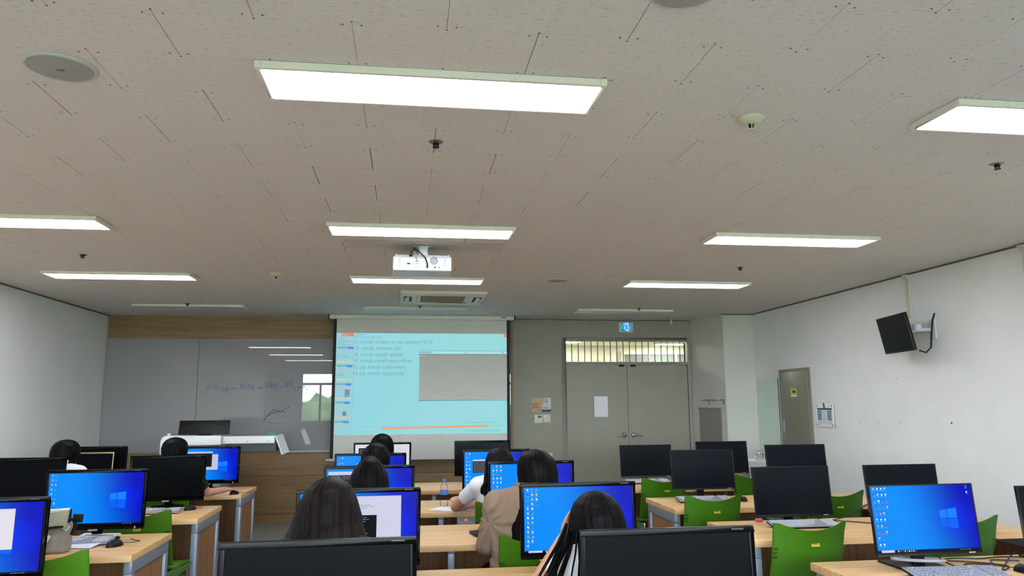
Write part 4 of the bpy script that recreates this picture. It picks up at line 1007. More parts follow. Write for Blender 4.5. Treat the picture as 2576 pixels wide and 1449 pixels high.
# ------------------------------------------------------------------ things on the desks
def keyboard(x, y, label, white=True, rz=0, tilt=7, keys='key_white'):
    t = thing('keyboard', label, 'keyboard', (x, y, .7205), rz, 'keyboards on the desks')
    T = Matrix.Rotation(R_(tilt), 4, 'X') if tilt else Matrix.Identity(4)
    T = Matrix.Translation((0, 0, .013)) @ T
    MB().box(-.22, .22, -.068, .068, -.004, .010, T).build('case', 'black_plastic' if white else 'silver_plastic', t, bevel=.003, seg=1)
    MB().box(-.222, .222, -.07, .07, .008, .0125, T).build('top_plate', 'silver_plastic', t, bevel=.002, seg=1)
    if white:
        for s_ in (-1, 1): MB().box(s_*.18-.012, s_*.18+.012, .055, .066, -.0132, .004).build('foot', 'black_plastic', t, smooth=False)
    rws = [(15, 0), (14, .3), (14, .5), (13, .8), (12, 1.0), (8, 0)]
    cap = MB().box(-.0085, .0085, -.0083, .0083, 0, .005).mesh('key', keys, True, .0015, 1)
    for r, (n, off) in enumerate(rws):
        xk = -.212; y_ = .052-.021*r
        for k in range(n):
            wide = r == 5 and k == 3
            cx = -.208+.0098+.0205*(k+off*.5)+(.05 if r == 5 and k > 3 else 0)
            o = link('key', cap, t)
            o.matrix_local = T @ Matrix.Translation((cx+(.025 if wide else 0), y_, .0125)) @ (Matrix.Diagonal((3.6, 1, 1, 1)) if wide else Matrix.Identity(4))
        for k in range(4):
            o = link('key', cap, t); o.matrix_local = T @ Matrix.Translation((.142+.0205*k, y_, .0125))
    return t
keyboard(2.545, 4.685, 'keyboard with white keys under the black monitor, right block second row', True, R_(-2), 9)
keyboard(2.505, 3.265, 'grey keyboard at the bottom right in front of the lit slim monitor', True, R_(-4), 8, 'key_grey')
keyboard(2.41, 6.0, 'keyboard half hidden behind a green chair, right block third row', True, R_(-2), 9)
keyboard(2.40, 7.42, 'keyboard glimpsed under the monitor before the double door', True, 0, 9)
keyboard(-1.90, 6.12, 'silver keyboard behind the green chair, left block', False, R_(3), 3)
keyboard(-1.93, 4.86, 'silver keyboard under the white sheets, left block second row', False, R_(2), 3)
def mouse(x, y, label, rz=0, cable=None, mark=False, grp='mice on the desks'):
    t = thing('computer_mouse', label, 'mouse', (x, y, .7205), rz, grp)
    def sh(z): return z
    prof = [(-.055, .002), (.055, .002)]
    b = MB(); rings = []
    for k in range(9):
        s_ = k/8; zz_ = .036*math.sin(math.pi*.5*(1-s_))
        rings.append((0, -.004*s_, .001+.035*math.sin(math.pi/2*s_), .031*math.cos(math.pi/2*s_)**.6+.001, .056*math.cos(math.pi/2*s_)**.7+.001))
    b.loft(rings, 24); b.build('shell', 'black_plastic', t)
    MB().lathe([(.007, -.003), (.0085, 0), (.007, .003)], 12, Matrix.Translation((0, .025, .030)) @ Matrix.Rotation(R_(90), 4, 'Y')).build('wheel', 'trim_grey', t)
    if mark: MB().box(-.009, .009, -.032, -.014, .0335, .0355, Matrix.Rotation(R_(0), 4, 'X')).build('label_patch', 'paper', t, smooth=False)
    if cable: MB().tube([(0, .054, .012)]+cable, .0022, 6).build('cable', 'cable_black', t)
mouse(-1.654, 4.76, 'black mouse on the left block desk beside the white sheets', R_(-25), [(.02, .10, .006), (.03, .16, .004), (-.05, .19, .004), (-.10, .22, .004)])
mouse(-1.646, 6.27, 'black mouse on the left block desk behind the green chair', R_(-30), [(-.01, .09, .006), (-.03, .15, .004)])
mouse(2.885, 3.30, 'black mouse with a white square at the bottom right corner', R_(10), [(.0, .09, .008), (-.02, .16, .004), (-.06, .22, .004)], True)
mouse(2.73, 5.97, 'black mouse right of the half hidden keyboard, right block third row', R_(-10), [(.0, .1, .005), (.03, .2, .004)])
mouse(-1.535, 7.275, 'black mouse under the hand of the person in the black T-shirt', R_(-20), [(.03, .10, .004), (.08, .17, .004)])
t = thing('loose_papers', 'printed white sheets lying over the keyboard on the left block desk', 'papers', (-1.845, 4.87, .740), R_(-9))
TP = Matrix.Rotation(R_(5.5), 4, 'X')
MB().box(-.112, .112, -.16, .16, -.001, .0, TP).build('sheet', 'paper', t, smooth=False)
q = MB().box(-.105, .118, -.15, .15, .0008, .0016, TP @ Matrix.Rotation(R_(-4), 4, 'Z')).build('sheet', 'paper', t, smooth=False)
MB().box(-.085, .09, .095, .112, .0018, .0022, TP @ Matrix.Rotation(R_(-4), 4, 'Z')).build('heading_line', 'paper_ink', t, smooth=False)
MB().box(-.10, -.075, -.02, .02, .0018, .0022, TP @ Matrix.Rotation(R_(-20), 4, 'Z')).build('scribble', 'paper_ink', t, smooth=False)
t = thing('paper_sheet', 'white sheet under the elbow of the brown-haired person', 'paper', (.36, 5.93, .722), R_(-30))
MB().box(-.15, .15, -.105, .105, -.001, .0).build('sheet', 'paper', t, smooth=False)
t = thing('paper_sheet', 'white sheet beside the grey phone in the middle block', 'paper', (.575, 4.74, .722), R_(12))
MB().box(-.09, .09, -.06, .06, -.001, .0).build('sheet', 'paper', t, smooth=False)
def phone(x, y, rz, label, thick=.012):
    t = thing('mobile_phone', label, 'phone', (x, y, .7208), rz)
    b_ = MB().box(-.039, .039, -.075, .075, 0, thick).build('body', 'black_plastic', t, bevel=.004)
    MB().box(-.035, .035, -.069, .069, thick-.0004, thick+.0004).build('glass', 'screen_off', t, smooth=False)
    MB().box(-.020, .020, -.0762, -.0745, .003, .008).build('port', 'steel_brushed', t, smooth=False)
phone(.452, 4.76, R_(12), 'dark phone lying on the bare wooden desk, middle block third row', .018)
phone(.60, 6.02, R_(35), 'dark phone by the sleeve of the brown-haired person')
# water bottle
t = thing('water_bottle', 'clear plastic water bottle with blue cap and label on the middle desk', 'bottle', (.307, 6.126, .7205))
MB().lathe([(.026, .001), (.031, .006), (.032, .02), (.030, .03), (.032, .04), (.030, .05), (.032, .06), (.030, .07), (.032, .08), (.032, .125), (.030, .14), (.022, .165), (.014, .185), (.013, .192)], 24).build('body', 'bottle_plastic', t)
MB().lathe([(.0325, .088), (.0328, .090), (.0328, .122), (.0325, .124)], 24).build('label', 'label_blue', t)
MB().lathe([(.0145, .188), (.0155, .190), (.0155, .208), (.013, .211)], 18).build('cap', 'cap_blue', t)
# laptop far left
t = thing('laptop', 'bronze-edged open laptop in front of the dark monitor, far left', 'laptop', (-2.86, 7.46, .7205))
MB().box(-.165, .165, -.11, .11, 0, .016).build('base', 'laptop_bronze', t, bevel=.004)
T = Matrix.Translation((0, .10, .15)) @ Matrix.Rotation(R_(-6), 4, 'X')
MB().box(-.165, .165, 0, .008, 0, .225, T).build('lid', 'laptop_bronze', t, bevel=.003)
MB().box(-.156, .156, -.001, .002, .006, .213, T).build('screen', 'screen_off', t, smooth=False)
MB().box(-.15, .15, .08, .105, .0155, .16).build('hinge_stand', 'laptop_bronze', t, smooth=False)
# cream shoulder bag
t = thing('shoulder_bag', 'cream and grey canvas shoulder bag with black buckle strap on the left desk', 'bag', (-1.99, 4.60, .7205), R_(2))
MB().box(-.20, .145, -.03, .07, 0, .165).build('main_pouch', 'canvas_grey', t, bevel=.022, seg=3)
def flap(u, v):
    q = 2*u-1; y = -.062+.012*math.cos(q*2)-.01*v; z = .135+.085*v+.012*u-.02*max(0, abs(q)-.75)*(1-v)
    return Vector((-.02+q*.178, y+.028*v*v, z)), Vector((0, -1, .25)).normalized()
MB().sheet(flap, 12, 6, .016).build('flap', 'canvas_mesh', t)
MB().tube([(-.20, -.052, .219), (-.08, -.056, .222), (.05, -.052, .229), (.158, -.04, .236)], [.010, .012, .012, .009], 10).build('top_roll', 'canvas_cream', t)
MB().tube([(-.20, -.070, .132), (0, -.074, .138), (.14, -.068, .150), (.165, -.05, .19), (.16, -.035, .235)], .007, 8).build('black_piping', 'cloth_black', t)
MB().box(-.20, .045, -.060, -.028, .055, .118).build('front_pocket', 'canvas_cream', t, bevel=.012, seg=2)
MB().tube([(-.2, -.062, .05), (-.05, -.064, .058), (.03, -.060, .07), (.05, -.05, .11), (.045, -.04, .128)], .008, 6).build('pocket_piping', 'cloth_black', t)
MB().tube([(.06, -.035, .10), (.04, -.055, .05), (.045, -.055, .01)], [.014, .011, .012], 8).build('hanging_strap', 'canvas_cream', t)
MB().box(.165, .215, -.045, -.025, .175, .222, Matrix.Rotation(R_(3), 4, 'Y')).build('buckle', 'black_plastic', t, bevel=.006)
MB().tube([(.150, -.03, .17), (.175, -.035, .185), (.19, -.03, .15), (.165, -.01, .10)], .010, 8).build('buckle_strap', 'cloth_black', t)
MB().tube([(.13, -.055, .142), (.155, -.06, .128), (.168, -.05, .150)], .005, 6).build('ring', 'canvas_cream', t)
MB().ellipsoid((-.175, -.07, .035), (.022, .02, .026)).build('charm', 'brass_toy', t)
# pink eraser, PC towers, cables
t = thing('pink_case', 'small pink case on the desk edge left of the keyboard with white keys', 'case', (2.36, 4.93, .7205))
MB().box(-.025, .025, -.012, .012, 0, .022).build('shell', 'pink_rubber', t, bevel=.005)
def tower(x, y, label):
    t = thing('computer_tower', label, 'computer', (x, y, 0), 0, 'computer towers under the desks')
    MB().box(-.09, .09, -.19, .19, .012, .40).build('case', 'black_plastic', t, bevel=.006)
    MB().box(-.085, .085, -.197, -.188, .03, .39).build('front_panel', 'white_plastic', t, bevel=.006)
    MB().lathe([(.055, 0), (.050, .004), (.02, .004)], 20, Matrix.Translation((0, -.196, .20)) @ Matrix.Rotation(R_(90), 4, 'X')).build('fan_grille', 'black_plastic', t)
    MB().box(-.06, .06, -.199, -.196, .34, .36).build('drive_slot', 'black_gloss', t, smooth=False)
    for s_ in (-1, 1): MB().box(s_*.06-.015, s_*.06+.015, -.17, .17, .0, .013).build('foot', 'black_plastic', t, smooth=False)
tower(-1.86, 4.82, 'white-fronted computer tower under the left desk with the mouse')
tower(-1.95, 6.14, 'computer tower under the left desk behind the chair in the aisle')
tower(.10, 6.15, 'computer tower under the middle desk with the water bottle')
tower(2.95, 4.60, 'computer tower under the right desk with the white keys')
tower(2.90, 5.92, 'computer tower under the right block desk, third row')
t = thing('power_box', 'white outlet box with a red light under the water bottle desk', 'power box', (.46, 5.86, .6815))
MB().box(-.07, .07, -.03, .03, -.06, -.0005).build('case', 'white_plastic', t, bevel=.006)
MB().box(-.012, .004, -.0315, -.0295, -.034, -.022).build('red_light', 'led_red', t, smooth=False)
def cable(pts, label, r=.0035):
    P = [Vector(q) for q in pts]; out = []
    for i in range(len(P)-1):
        a, b, c, d = P[max(i-1, 0)], P[i], P[i+1], P[min(i+2, len(P)-1)]
        for k in range(6):
            u = k/6; out.append(.5*((2*b)+(c-a)*u+(2*a-5*b+4*c-d)*u*u+(3*b-3*c+d-a)*u**3))
    out.append(P[-1])
    for o_ in out: o_.z = max(o_.z, .7205+r) if P[0].z > .5 and min(q.z for q in P) > .6 else o_.z
    c = MB().tube(out, r, 6).build('monitor_cable', 'cable_black'); tag(c, label, 'cable', 'loose black cables on the desks')
z = .7245
cable([(2.55, 3.50, .80), (2.60, 3.46, .745), (2.66, 3.42, z), (2.74, 3.50, z), (2.86, 3.48, z), (2.93, 3.56, z), (3.05, 3.52, z)], 'black cable looping right of the lit slim monitor foot')
cable([(2.70, 3.58, z), (2.82, 3.52, z), (2.90, 3.42, z), (2.80, 3.34, z+.0), (2.92, 3.46, z), (3.08, 3.58, .75), (3.22, 3.55, .80)], 'tangled black cables toward the monitor at the right edge')
cable([(2.62, 3.60, z), (2.78, 3.63, z), (2.90, 3.60, z), (3.02, 3.62, z), (3.16, 3.60, z)], 'black cable along the back edge of the near right desk')
cable([(2.70, 4.90, .78), (2.78, 4.84, z), (2.88, 4.90, z), (3.00, 4.94, .74), (3.15, 4.96, .80), (3.25, 4.97, .85)], 'black cables between the two monitors, right block second row')
cable([(2.72, 4.95, .78), (2.82, 4.90, z), (2.95, 4.82, z), (3.05, 4.72, z), (3.12, 4.62, z)], 'black cable trailing over the desk to the right of the white keys')
cable([(2.40, 7.62, .79), (2.44, 7.55, z), (2.56, 7.56, z), (2.68, 7.60, .77)], 'black cable under the monitor before the double door')
cable([(2.46, 6.18, .80), (2.36, 6.20, .75), (2.46, 6.24, z), (2.62, 6.20, z), (2.72, 6.24, .76)], 'black cable under the dark monitor, right block third row')
ring = thing('cable_loop', 'silvery bundled cable loop around the lit slim monitor foot', 'cable', (2.47, 3.50, .752))
pts = [(.125*math.cos(a*math.pi/12), .085*math.sin(a*math.pi/12)-.02, .012*math.cos(a*math.pi/12+2.2)+.006) for a in range(25)]
MB().tube(pts, .0075, 8, cap=False).build('loop', 'silver_plastic', ring)

# ------------------------------------------------------------------ people
def interp(tab, x):
    for a, b in zip(tab, tab[1:]):
        if x <= b[0]:
            t_ = (x-a[0])/(b[0]-a[0]); t_ = t_*t_*(3-2*t_)*.35+t_*.65
            return [a[i]+(b[i]-a[i])*t_ for i in range(len(a))]
    return list(tab[-1])
def hand(mb, wrist, d, palm_n, curl=.5, side=1, k=1.0):
    """wrist point, direction of the fingers, palm normal; side=+1 thumb towards d x n"""
    d = Vector(d).normalized(); n = Vector(palm_n); n = (n-d*n.dot(d)).normalized(); s_ = d.cross(n)*side; w_ = Vector(wrist)
    c = w_+d*.045*k
    M = Matrix(((d.x, s_.x, n.x, c.x), (d.y, s_.y, n.y, c.y), (d.z, s_.z, n.z, c.z), (0, 0, 0, 1)))
    mb.ellipsoid((0, 0, 0), (.052*k, .040*k, .017*k), 14, 10, M)
    L = (.068, .076, .070, .054)
    for i, l in enumerate(L):
        o = (i-1.5)*-.0195*k; b0 = w_+d*.080*k+s_*o; q = d; p = b0
        for j, f in enumerate((.45, .32, .23)):
            a = curl*(.35+.45*j); q2 = (d*math.cos(a)+n*math.sin(a)+s_*(i-1.5)*-.06).normalized()
            e = p+q2*l*k*f; mb.capsule(p, e, (.0088-.0008*j)*k, (.0082-.0009*j)*k, 8); p = e
    b0 = w_+d*.028*k+s_*.030*k; e = b0+(d*.55+s_*.7+n*.25).normalized()*.038*k; mb.capsule(b0, e, .0115*k, .0095*k, 8)
    e2 = e+(d*.85+s_*.25+n*.35).normalized()*.030*k; mb.capsule(e, e2, .0095*k, .0075*k, 8)
def person(label, x, y, ztop, torso_x=None, shirt='cloth_black', trousers='cloth_denim', hair='hair_black', prof=None, arms=None, sleeve=.55, lean=.10, locks=(), collar=None, hair_dx=None, seed=1, ears=True, voxel=.0078, mask=False, hair_len=None, bun=None, turn=0, wrinkle=0):
    """x,y,ztop: crown of the head; the pelvis sits on the chair behind it"""
    tx = x if torso_x is None else torso_x
    t = thing('person', label, 'person', (tx, y-lean-.02, 0), 0, None)
    hx = x-tx; hy = lean+.02; hc = Vector((hx, hy, ztop-.138)); dn = 1.242-ztop
    sh = .985-dn*.75; P = Vector
    nx_ = hx*.55
    torso = [(0, .0, .47, .145, .105), (0, 0, .53, .165, .115), (0, .005, .60, .150, .105), (nx_*.15, .012, .70, .130, .092), (nx_*.3, .025, .80-dn*.3, .140, .098), (nx_*.5, .04, .90-dn*.55, .150, .098), (nx_*.65, .045, sh, .125, .080), (nx_*.75, .055, sh+.035, .075, .060), (nx_*.85, .06, sh+.06, .050, .050)]
    sl = P((nx_*.6-.150, .035, sh-.015)); sr = P((nx_*.6+.150, .035, sh-.015))
    dflt = {'l': (P((-.215, .16, .76)), P((-.15, .40, .765))), 'r': (P((.215, .16, .76)), P((.15, .40, .765)))}
    A = {}
    for s_, S in (('l', sl), ('r', sr)):
        e, w_ = dflt[s_]
        hd = None
        if arms and s_ in arms:
            e, w_ = P(arms[s_][0])-P((tx, y-lean-.02, 0)), P(arms[s_][1])-P((tx, y-lean-.02, 0)); hd = arms[s_][2:] or None
        A[s_] = (S, e, w_, hd)
    m = MB(); m.loft(torso, 20)
    nk0 = P((nx_*.85, .058, sh+.03)); m.capsule(nk0, hc+P((0, -.022, -.075)), .054, .050, 14)
    Rt = Matrix.Rotation(R_(turn), 4, 'Z'); HT = Matrix.Translation(hc) @ Rt
    m.ellipsoid((0, 0, .015), (.077, .096, .105), 20, 14, None)
    n0 = len(m.v)
    # the head's own shapes, in head space
    hm = MB(); hm.ellipsoid((0, -.008, .02), (.078, .094, .103), 22, 14); hm.ellipsoid((0, .030, -.045), (.058, .062, .072), 18, 12); hm.ellipsoid((0, .082, -.098), (.022, .018, .018)); hm.ellipsoid((0, .101, -.030), (.012, .018, .026)); hm.ellipsoid((0, .108, -.046), (.017, .014, .011)); hm.ellipsoid((0, .086, .022), (.055, .016, .014))
    hm.ellipsoid((0, .092, -.074), (.024, .012, .007)); hm.ellipsoid((0, .091, -.082), (.020, .012, .006))
    for s_ in (-1, 1):
        hm.ellipsoid((s_*.034, .074, -.022), (.026, .024, .020))
        if ears: hm.ellipsoid((s_*.082, -.006, -.022), (.010, .019, .032), 12, 10, Matrix.Rotation(R_(18*s_), 4, 'Z')); hm.ellipsoid((s_*.088, -.012, -.010), (.006, .014, .018))
    m.v = m.v[:0]+m.v  # torso etc. first
    # drop the provisional skull and add the head
    m2 = MB(); cut = n0
    m2.v = m.v; m2.f = m.f; m2.m = m.m; m2.c = m.c
    for i in range(n0-22*0-(20*15), n0): pass
    o_ = len(m2.v); m2.v += [tuple(HT @ P(q)) for q in hm.v]; m2.f += [[k+o_ for k in f] for f in hm.f]; m2.m += hm.m; m2.c += hm.c
    for i in range(n0-20*15, n0):
        q = P(m2.v[i]); m2.v[i] = tuple(HT @ P((q.x*.9, q.y*.9, q.z*.9)))
    m = m2
    for s_ in ('l', 'r'):
        S, e, w_, hd = A[s_]
        m.ellipsoid(S, (.056, .052, .056)); m.capsule(S, e, .048, .037, 12); m.capsule(e, w_, .038, .026, 12)
        d = (w_-e).normalized()
        if hd: hand(m, w_, hd[0], hd[1], hd[2], hd[3] if len(hd) > 3 else 1, .95)
        else: hand(m, w_, d*.9+P((0, .3, -.05)), (0, 0, -1), .55, 1 if s_ == 'l' else -1, .95)
    hips = {}
    for s_ in (-1, 1):
        h_, k_, a_ = P((s_*.088, .02, .535)), P((s_*.105, .43, .53)), P((s_*.11, .41, .10))
        m.capsule(h_, k_, .078, .056, 14); m.capsule(k_, a_, .055, .038, 12); m.capsule(a_+P((0, -.03, -.055)), a_+P((0, .14, -.068)), .034, .028, 10)
        hips[s_] = (h_, k_, a_)
    link('body', evaluated(m, 'skin', voxel, 3), t)
    for s_ in (-1, 1):
        MB().ellipsoid(HT @ P((s_*.033, .092, -.014)), (.011, .007, .007), 12, 8).build('eye', 'eye_dark', t)
    MB().ellipsoid(HT @ P((0, .1005, -.0775)), (.022, .006, .007), 12, 8, Rt).build('lips', 'lip', t)
    # clothes
    c = MB(); g = .013
    gl_ = .012 if wrinkle else 0
    c.loft([(a, b, z_, rx+g+gl_, ry+g+gl_*.6) for a, b, z_, rx, ry in torso[:-1]]+[(nx_*.8, .058, sh+.048, .066, .062)], 24)
    for s_ in ('l', 'r'):
        S, e, w_, hd = A[s_]; c.ellipsoid(S, (.070, .066, .068)); c.capsule(P((nx_*.75, .052, sh+.012)), S+P((0, 0, .004)), .070, .064, 14)
        if sleeve <= 1: c.capsule(S, S+(e-S)*sleeve, .063, .060-.008*sleeve, 14, True)
        else:
            c.capsule(S, e, .070, .062, 14); c.capsule(e, e+(w_-e)*(sleeve-1), .062, .050, 14, True)
    cm = evaluated(c, shirt, .009, 8)
    if wrinkle:
        for v in cm.vertices:
            q = v.co; w1 = noise.noise(P((q.x*5+seed, q.y*5, q.z*6)))
            f_ = 0
            for s_ in (-1, 1):
                dx_, dz_ = q.x-s_*.165, q.z-.875; d_ = math.hypot(dx_, dz_)
                f_ += max(0, math.sin(9*math.atan2(dz_, dx_*s_)+5*w1))**1.5*math.exp(-((d_-.10)/.10)**2)*1.3
            f_ += max(0, math.sin(q.z*75+q.x*22+7*w1))**2*ss(.76, .66, q.z)*1.1
            f_ += .35*noise.noise(P((q.x*14+3, q.y*14, q.z*22+q.x*10)))
            v.co = q+v.normal*wrinkle*f_
    link('shirt', cm, t)
    if collar:
        def cl(u, v):
            a = 2*math.pi*u; r_ = .064+.006*v; return P((nx_*.9+r_*1.05*math.sin(a), .052-r_*math.cos(a)*.95, sh+.056+.036*v-.03*max(0, -math.cos(a)))), P((math.sin(a), -math.cos(a), .3)).normalized()
        MB().sheet(cl, 28, 3, .006).build('collar', collar, t)
        MB().tube([cl(k/28, .02)[0]+cl(k/28, .02)[1]*.004 for k in range(29)], .004, 6, cap=False).build('collar_seam', collar, t)
    c = MB(); c.loft([(0, 0, .462, .150, .112), (0, 0, .52, .176, .125), (0, .003, .60, .164, .117), (0, .006, .645, .150, .108)], 24)
    for s_ in (-1, 1):
        h_, k_, a_ = hips[s_]; c.capsule(h_, k_, .089, .068, 14); c.capsule(k_, a_+P((0, 0, .0)), .067, .055, 14, True); c.ellipsoid(k_, (.066, .066, .066))
    link('trousers', evaluated(c, trousers, .011, 3), t)
    for s_ in (-1, 1):
        a_ = hips[s_][2]; sm = MB(); sm.loft([(a_.x, a_.y+.05, .0, .047, .128), (a_.x, a_.y+.05, .022, .048, .130), (a_.x, a_.y+.05, .028, .045, .126), (a_.x, a_.y+.04, .065, .040, .10), (a_.x, a_.y-.01, .095, .042, .055)], 20); sm.build('shoe', 'white_plastic' if s_ and seed % 2 else 'cloth_black', t)
    # hair: one sheet falling from the crown, open at the face
    prof = prof or [(0, .004, .004, 0, 180), (.006, .034, .038, 0, 180), (.022, .062, .070, 0, 180), (.05, .086, .098, -.002, 178), (.085, .100, .112, -.004, 150), (.13, .104, .114, -.006, 122), (.18, .102, .108, -.01, 112), (.24, .098, .092, -.02, 100)]
    Lh = prof[-1][0]
    rd = random.Random(seed); off = rd.uniform(0, 50); nu, nv = 150, 40
    dxf = hair_dx or (lambda s_: 0)
    def hf(u, v):
        q = 2*u-1; s_ = v*Lh
        s2 = s_*(1-.06*max(0, v-.6)*(1+noise.noise(P((q*9, off, 0)))))
        _, rx, ry, cyy, arc = interp(prof, s2)
        th = R_(arc)*q; st = .9+.1*ss(.06, .0, s_)
        wv = 1+(.022*noise.noise(P((q*14+off, v*1.2, 0)))+.014*noise.noise(P((q*40+off, v*2.0, 5))))*ss(.01, .10, s_)
        p = P((rx*wv*math.sin(th), cyy-ry*wv*math.cos(th), 0))
        p = Rt @ p if s_ < .16 else p
        return P((hc.x+p.x+dxf(s_), hc.y+p.y, ztop-s2)), (P((math.sin(th), -math.cos(th), .55*ss(.09, 0, s_)+.02))).normalized()
    hm = MB().sheet(hf, nu, nv, .012); ho = hm.build('hair', hair, t)
    st_ = []
    for j in range(nv+1):
        for i in range(nu+1):
            q = i/nu*2-1; st_.append(max(0, min(1, .5+.55*noise.noise(P((q*26+off, j/nv*1.5, 1)))+.5*noise.noise(P((q*70+off, j/nv*2.2, 2))))))
    at = ho.data.attributes.new('strand', 'FLOAT', 'POINT'); at.data.foreach_set('value', st_+st_)
    if bun:
        bm_ = MB(); bm_.ellipsoid(hc+P(bun), (.038, .034, .038), 18, 12); bm_.build('hair_bun', hair, ho)
    for lk in locks:
        pts = [P(q)-P((tx, y-lean-.02, 0)) for q in lk[0]]; out = []
        for i in range(len(pts)-1):
            a, b, c_, d = pts[max(i-1, 0)], pts[i], pts[i+1], pts[min(i+2, len(pts)-1)]
            for k in range(5):
                u = k/5; out.append(.5*((2*b)+(c_-a)*u+(2*a-5*b+4*c_-d)*u*u+(3*b-3*c_+d-a)*u**3))
        out.append(pts[-1]); n_ = len(out)
        rs = [lk[1]*(1-.0*k)*(.35+.65*math.sin(math.pi*min(1, .25+.75*(1-k/n_))/1.0*.5))*(1 if k < n_-2 else .4) for k in range(n_)]
        MB().tube(out, rs, 8).build('hair_lock', hair, ho)
    if mask:
        for s_ in (1,):
            MB().box(.078, .105, .0, .02, -.075, -.02, HT).build('mask_edge', 'cloth_white', t, bevel=.006)
        MB().ellipsoid(HT @ P((0, .075, -.066)), (.062, .045, .045)).build('face_mask', 'cloth_white', t)
    return t
def T_(tab, k=1): return tab
# middle block, left seats
person('person with very long straight dark brown hair fanned over the back, bottom centre', -.29, 3.05, 1.240, shirt='cloth_black', hair='hair_brown', lean=.14, seed=3,
       prof=[(0, .004, .004, 0, 180), (.006, .030, .036, 0, 180), (.018, .054, .064, 0, 180), (.042, .082, .096, -.004, 178), (.09, .104, .116, -.012, 150), (.155, .124, .118, -.03, 125), (.235, .152, .112, -.10, 110), (.32, .176, .105, -.17, 104), (.44, .19, .07, -.21, 95)])
person('person with black hair spread over a black top, third row of the middle block', -.195, 4.30, 1.236, shirt='cloth_black', lean=.12, seed=4,
       prof=[(0, .004, .004, 0, 180), (.008, .024, .03, 0, 180), (.03, .050, .066, -.004, 180), (.065, .078, .094, -.006, 170), (.10, .094, .108, -.012, 145), (.15, .102, .112, -.026, 122), (.24, .114, .11, -.09, 108), (.36, .125, .075, -.17, 95)])
person('person with tied back black hair and white face mask, fourth row of the middle block', -.215, 5.65, 1.238, shirt='cloth_black', lean=.12, seed=5, mask=True, bun=(-.015, -.115, -.075), turn=-14,
       prof=[(0, .004, .004, 0, 180), (.008, .036, .04, 0, 180), (.03, .066, .076, 0, 178), (.06, .088, .10, -.002, 160), (.10, .099, .112, -.004, 130), (.15, .097, .112, -.006, 104), (.20, .082, .098, -.016, 86), (.245, .060, .075, -.022, 80)])
person('person with a smooth black bob, frontmost of the middle block', -.215, 7.05, 1.252, shirt='cloth_black', lean=.12, seed=6)
# middle block, right seats
def fine_locks(L):
    rd = random.Random(5); out = []
    for pts, r in L:
        n = 5 if r > .012 else (2 if r > .008 else 1)
        if r > .02: out.append((pts, r*.8)); continue
        for k in range(n):
            o = [rd.uniform(-1, 1)*r*.9, rd.uniform(-.3, .3)*r, rd.uniform(-.6, .6)*r]
            out.append(([(x+o[0]*(.5+.5*i), y+o[1], z+o[2]) for i, (x, y, z) in enumerate(pts)], r*.40 if n > 1 else r*.7))
    return out
nal = [([(0.627, 2.95, 1.045), (0.583, 2.85, 0.995), (0.549, 2.82, 0.945), (0.52, 2.81, 0.893), (0.498, 2.8, 0.843)], 0.017), ([(0.645, 2.95, 1.03), (0.604, 2.85, 0.983), (0.573, 2.82, 0.933), (0.549, 2.81, 0.88), (0.534, 2.8, 0.828)], 0.014), ([(0.661, 2.95, 1.015), (0.629, 2.85, 0.968), (0.608, 2.82, 0.918), (0.593, 2.81, 0.858)], 0.0055), ([(0.679, 2.95, 1.007), (0.649, 2.85, 0.967), (0.632, 2.82, 0.917), (0.622, 2.81, 0.85)], 0.005), ([(0.7, 2.95, 1.006), (0.671, 2.85, 0.952), (0.659, 2.82, 0.902), (0.652, 2.81, 0.835)], 0.009), ([(0.617, 2.95, 1.031), (0.561, 2.85, 0.973), (0.528, 2.82, 0.923), (0.49, 2.81, 0.869)], 0.006), ([(0.634, 2.95, 1.023), (0.591, 2.85, 0.962), (0.56, 2.82, 0.906), (0.569, 2.81, 0.852)], 0.005), ([(0.739, 2.95, 1.002), (0.713, 2.85, 0.951), (0.703, 2.82, 0.886), (0.7, 2.81, 0.833)], 0.022), ([(0.811, 2.95, 1.003), (0.789, 2.85, 0.948), (0.782, 2.82, 0.884), (0.778, 2.81, 0.83)], 0.022)]
person('person in a white T-shirt with long black hair, head resting on the left hand', .765, 3.05, 1.164, torso_x=.79, shirt='cloth_white', hair='hair_black', lean=.14, seed=7, locks=fine_locks(nal), sleeve=.35, turn=12,
       arms={'l': ((.545, 3.225, .765), (.655, 3.17, .965), (.15, -.2, .9), (.5, -.3, 0), .5, 1)},
       prof=[(0, .004, .004, 0, 180), (.006, .032, .038, 0, 180), (.02, .056, .066, 0, 180), (.05, .084, .098, -.004, 178), (.085, .099, .112, -.008, 155), (.13, .110, .116, -.012, 130), (.18, .112, .11, -.02, 112), (.24, .106, .095, -.035, 92)])
person('person in a beige shirt with long black hair down the back, leaning right', .729, 4.30, 1.258, torso_x=.615, shirt='cloth_beige', trousers='cloth_black', hair='hair_black', lean=.12, seed=8, collar='cloth_beige', sleeve=1.6, wrinkle=.011,
       hair_dx=lambda s_: -.078*ss(.15, .42, s_)+.015*math.sin(s_*9),
       prof=[(0, .004, .004, 0, 180), (.006, .040, .044, 0, 180), (.02, .068, .074, 0, 180), (.05, .094, .102, -.002, 178), (.085, .106, .114, -.004, 155), (.13, .110, .116, -.008, 128), (.19, .106, .108, -.035, 106), (.25, .098, .085, -.125, 98), (.34, .082, .055, -.195, 95), (.46, .068, .04, -.225, 95), (.60, .045, .03, -.235, 100)],
       arms={'l': ((.452, 4.27, .752), (.56, 4.50, .765))})
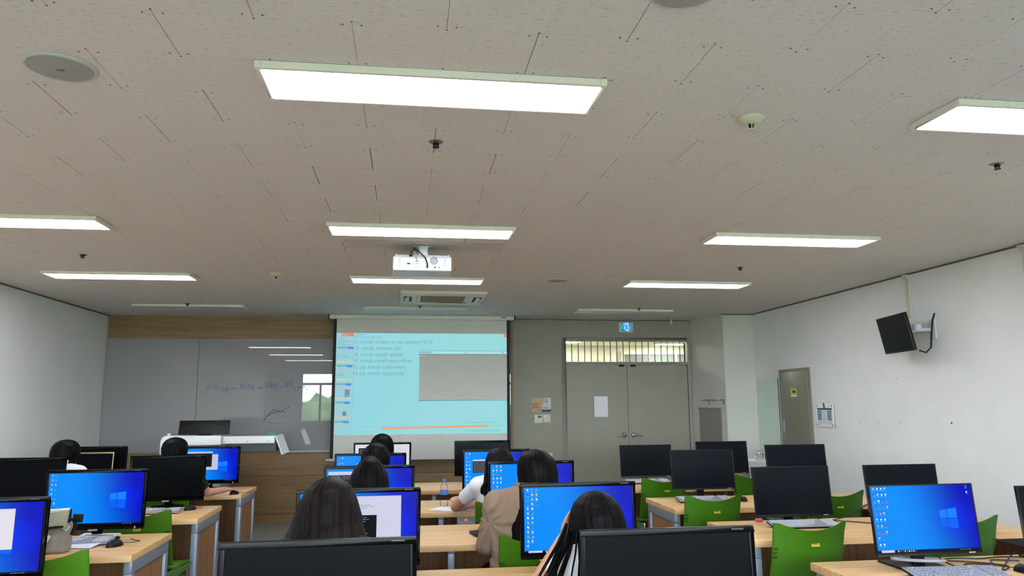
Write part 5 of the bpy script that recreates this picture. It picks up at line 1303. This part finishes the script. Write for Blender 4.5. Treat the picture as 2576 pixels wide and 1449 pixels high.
ncl = [([(.585, 5.500, 1.02), (.575, 5.480, .96), (.56, 5.440, .91), (.575, 5.430, .86), (.555, 5.420, .82)], .022), ([(.62, 5.440, 1.0), (.615, 5.410, .93), (.60, 5.400, .87), (.615, 5.390, .80)], .020), ([(.66, 5.420, 1.0), (.665, 5.390, .9), (.655, 5.380, .79)], .024), ([(.60, 5.480, .99), (.545, 5.440, .93), (.54, 5.430, .88)], .014), ([(.72, 5.420, 1.0), (.73, 5.390, .88), (.72, 5.380, .78)], .026)]
person('person with wavy brown hair in a white T-shirt, arms folded on the desk', .691, 5.65, 1.192, torso_x=.665, shirt='cloth_white', hair='hair_brown', lean=.13, seed=9, locks=ncl, sleeve=.62,
       arms={'l': ((.372, 5.75, .762), (.62, 5.90, .765), (.8, .3, 0), (0, 0, -1), .3, 1), 'r': ((.88, 5.72, .775), (.475, 5.875, .800), (-.9, -.05, .1), (-.1, .25, -1), .7, -1)},
       prof=[(0, .004, .004, 0, 180), (.006, .034, .038, 0, 180), (.022, .064, .072, 0, 180), (.05, .086, .10, -.002, 178), (.085, .098, .113, -.006, 150), (.13, .102, .116, -.012, 122), (.19, .104, .112, -.03, 110), (.26, .112, .095, -.10, 100), (.36, .118, .07, -.165, 90)])
# left block
person('person in a black T-shirt with short black hair, right hand on the mouse', -1.964, 6.90, 1.248, shirt='cloth_black', trousers='cloth_cream', hair='hair_black', lean=.05, seed=10, sleeve=.8,
       arms={'r': ((-1.700, 6.98, .772), (-1.590, 7.16, .775), (.45, .8, -.08), (0, 0, -1), .55, 1)},
       prof=[(0, .004, .004, 0, 180), (.007, .040, .044, 0, 180), (.025, .072, .080, 0, 176), (.05, .091, .102, -.002, 150), (.09, .101, .112, -.004, 118), (.13, .098, .112, -.006, 100), (.17, .084, .104, -.010, 88), (.215, .062, .084, -.018, 75)])
person('person with round black bob and white collar, far left', -2.847, 6.92, 1.239, shirt='cloth_white', hair='hair_black', lean=.10, seed=11, turn=-8, collar='cloth_white',
       prof=[(0, .004, .004, 0, 180), (.007, .042, .046, 0, 180), (.025, .074, .082, 0, 176), (.055, .096, .106, -.002, 150), (.095, .107, .116, -.004, 122), (.14, .106, .116, -.008, 104), (.18, .094, .106, -.014, 94), (.225, .070, .084, -.026, 80)])
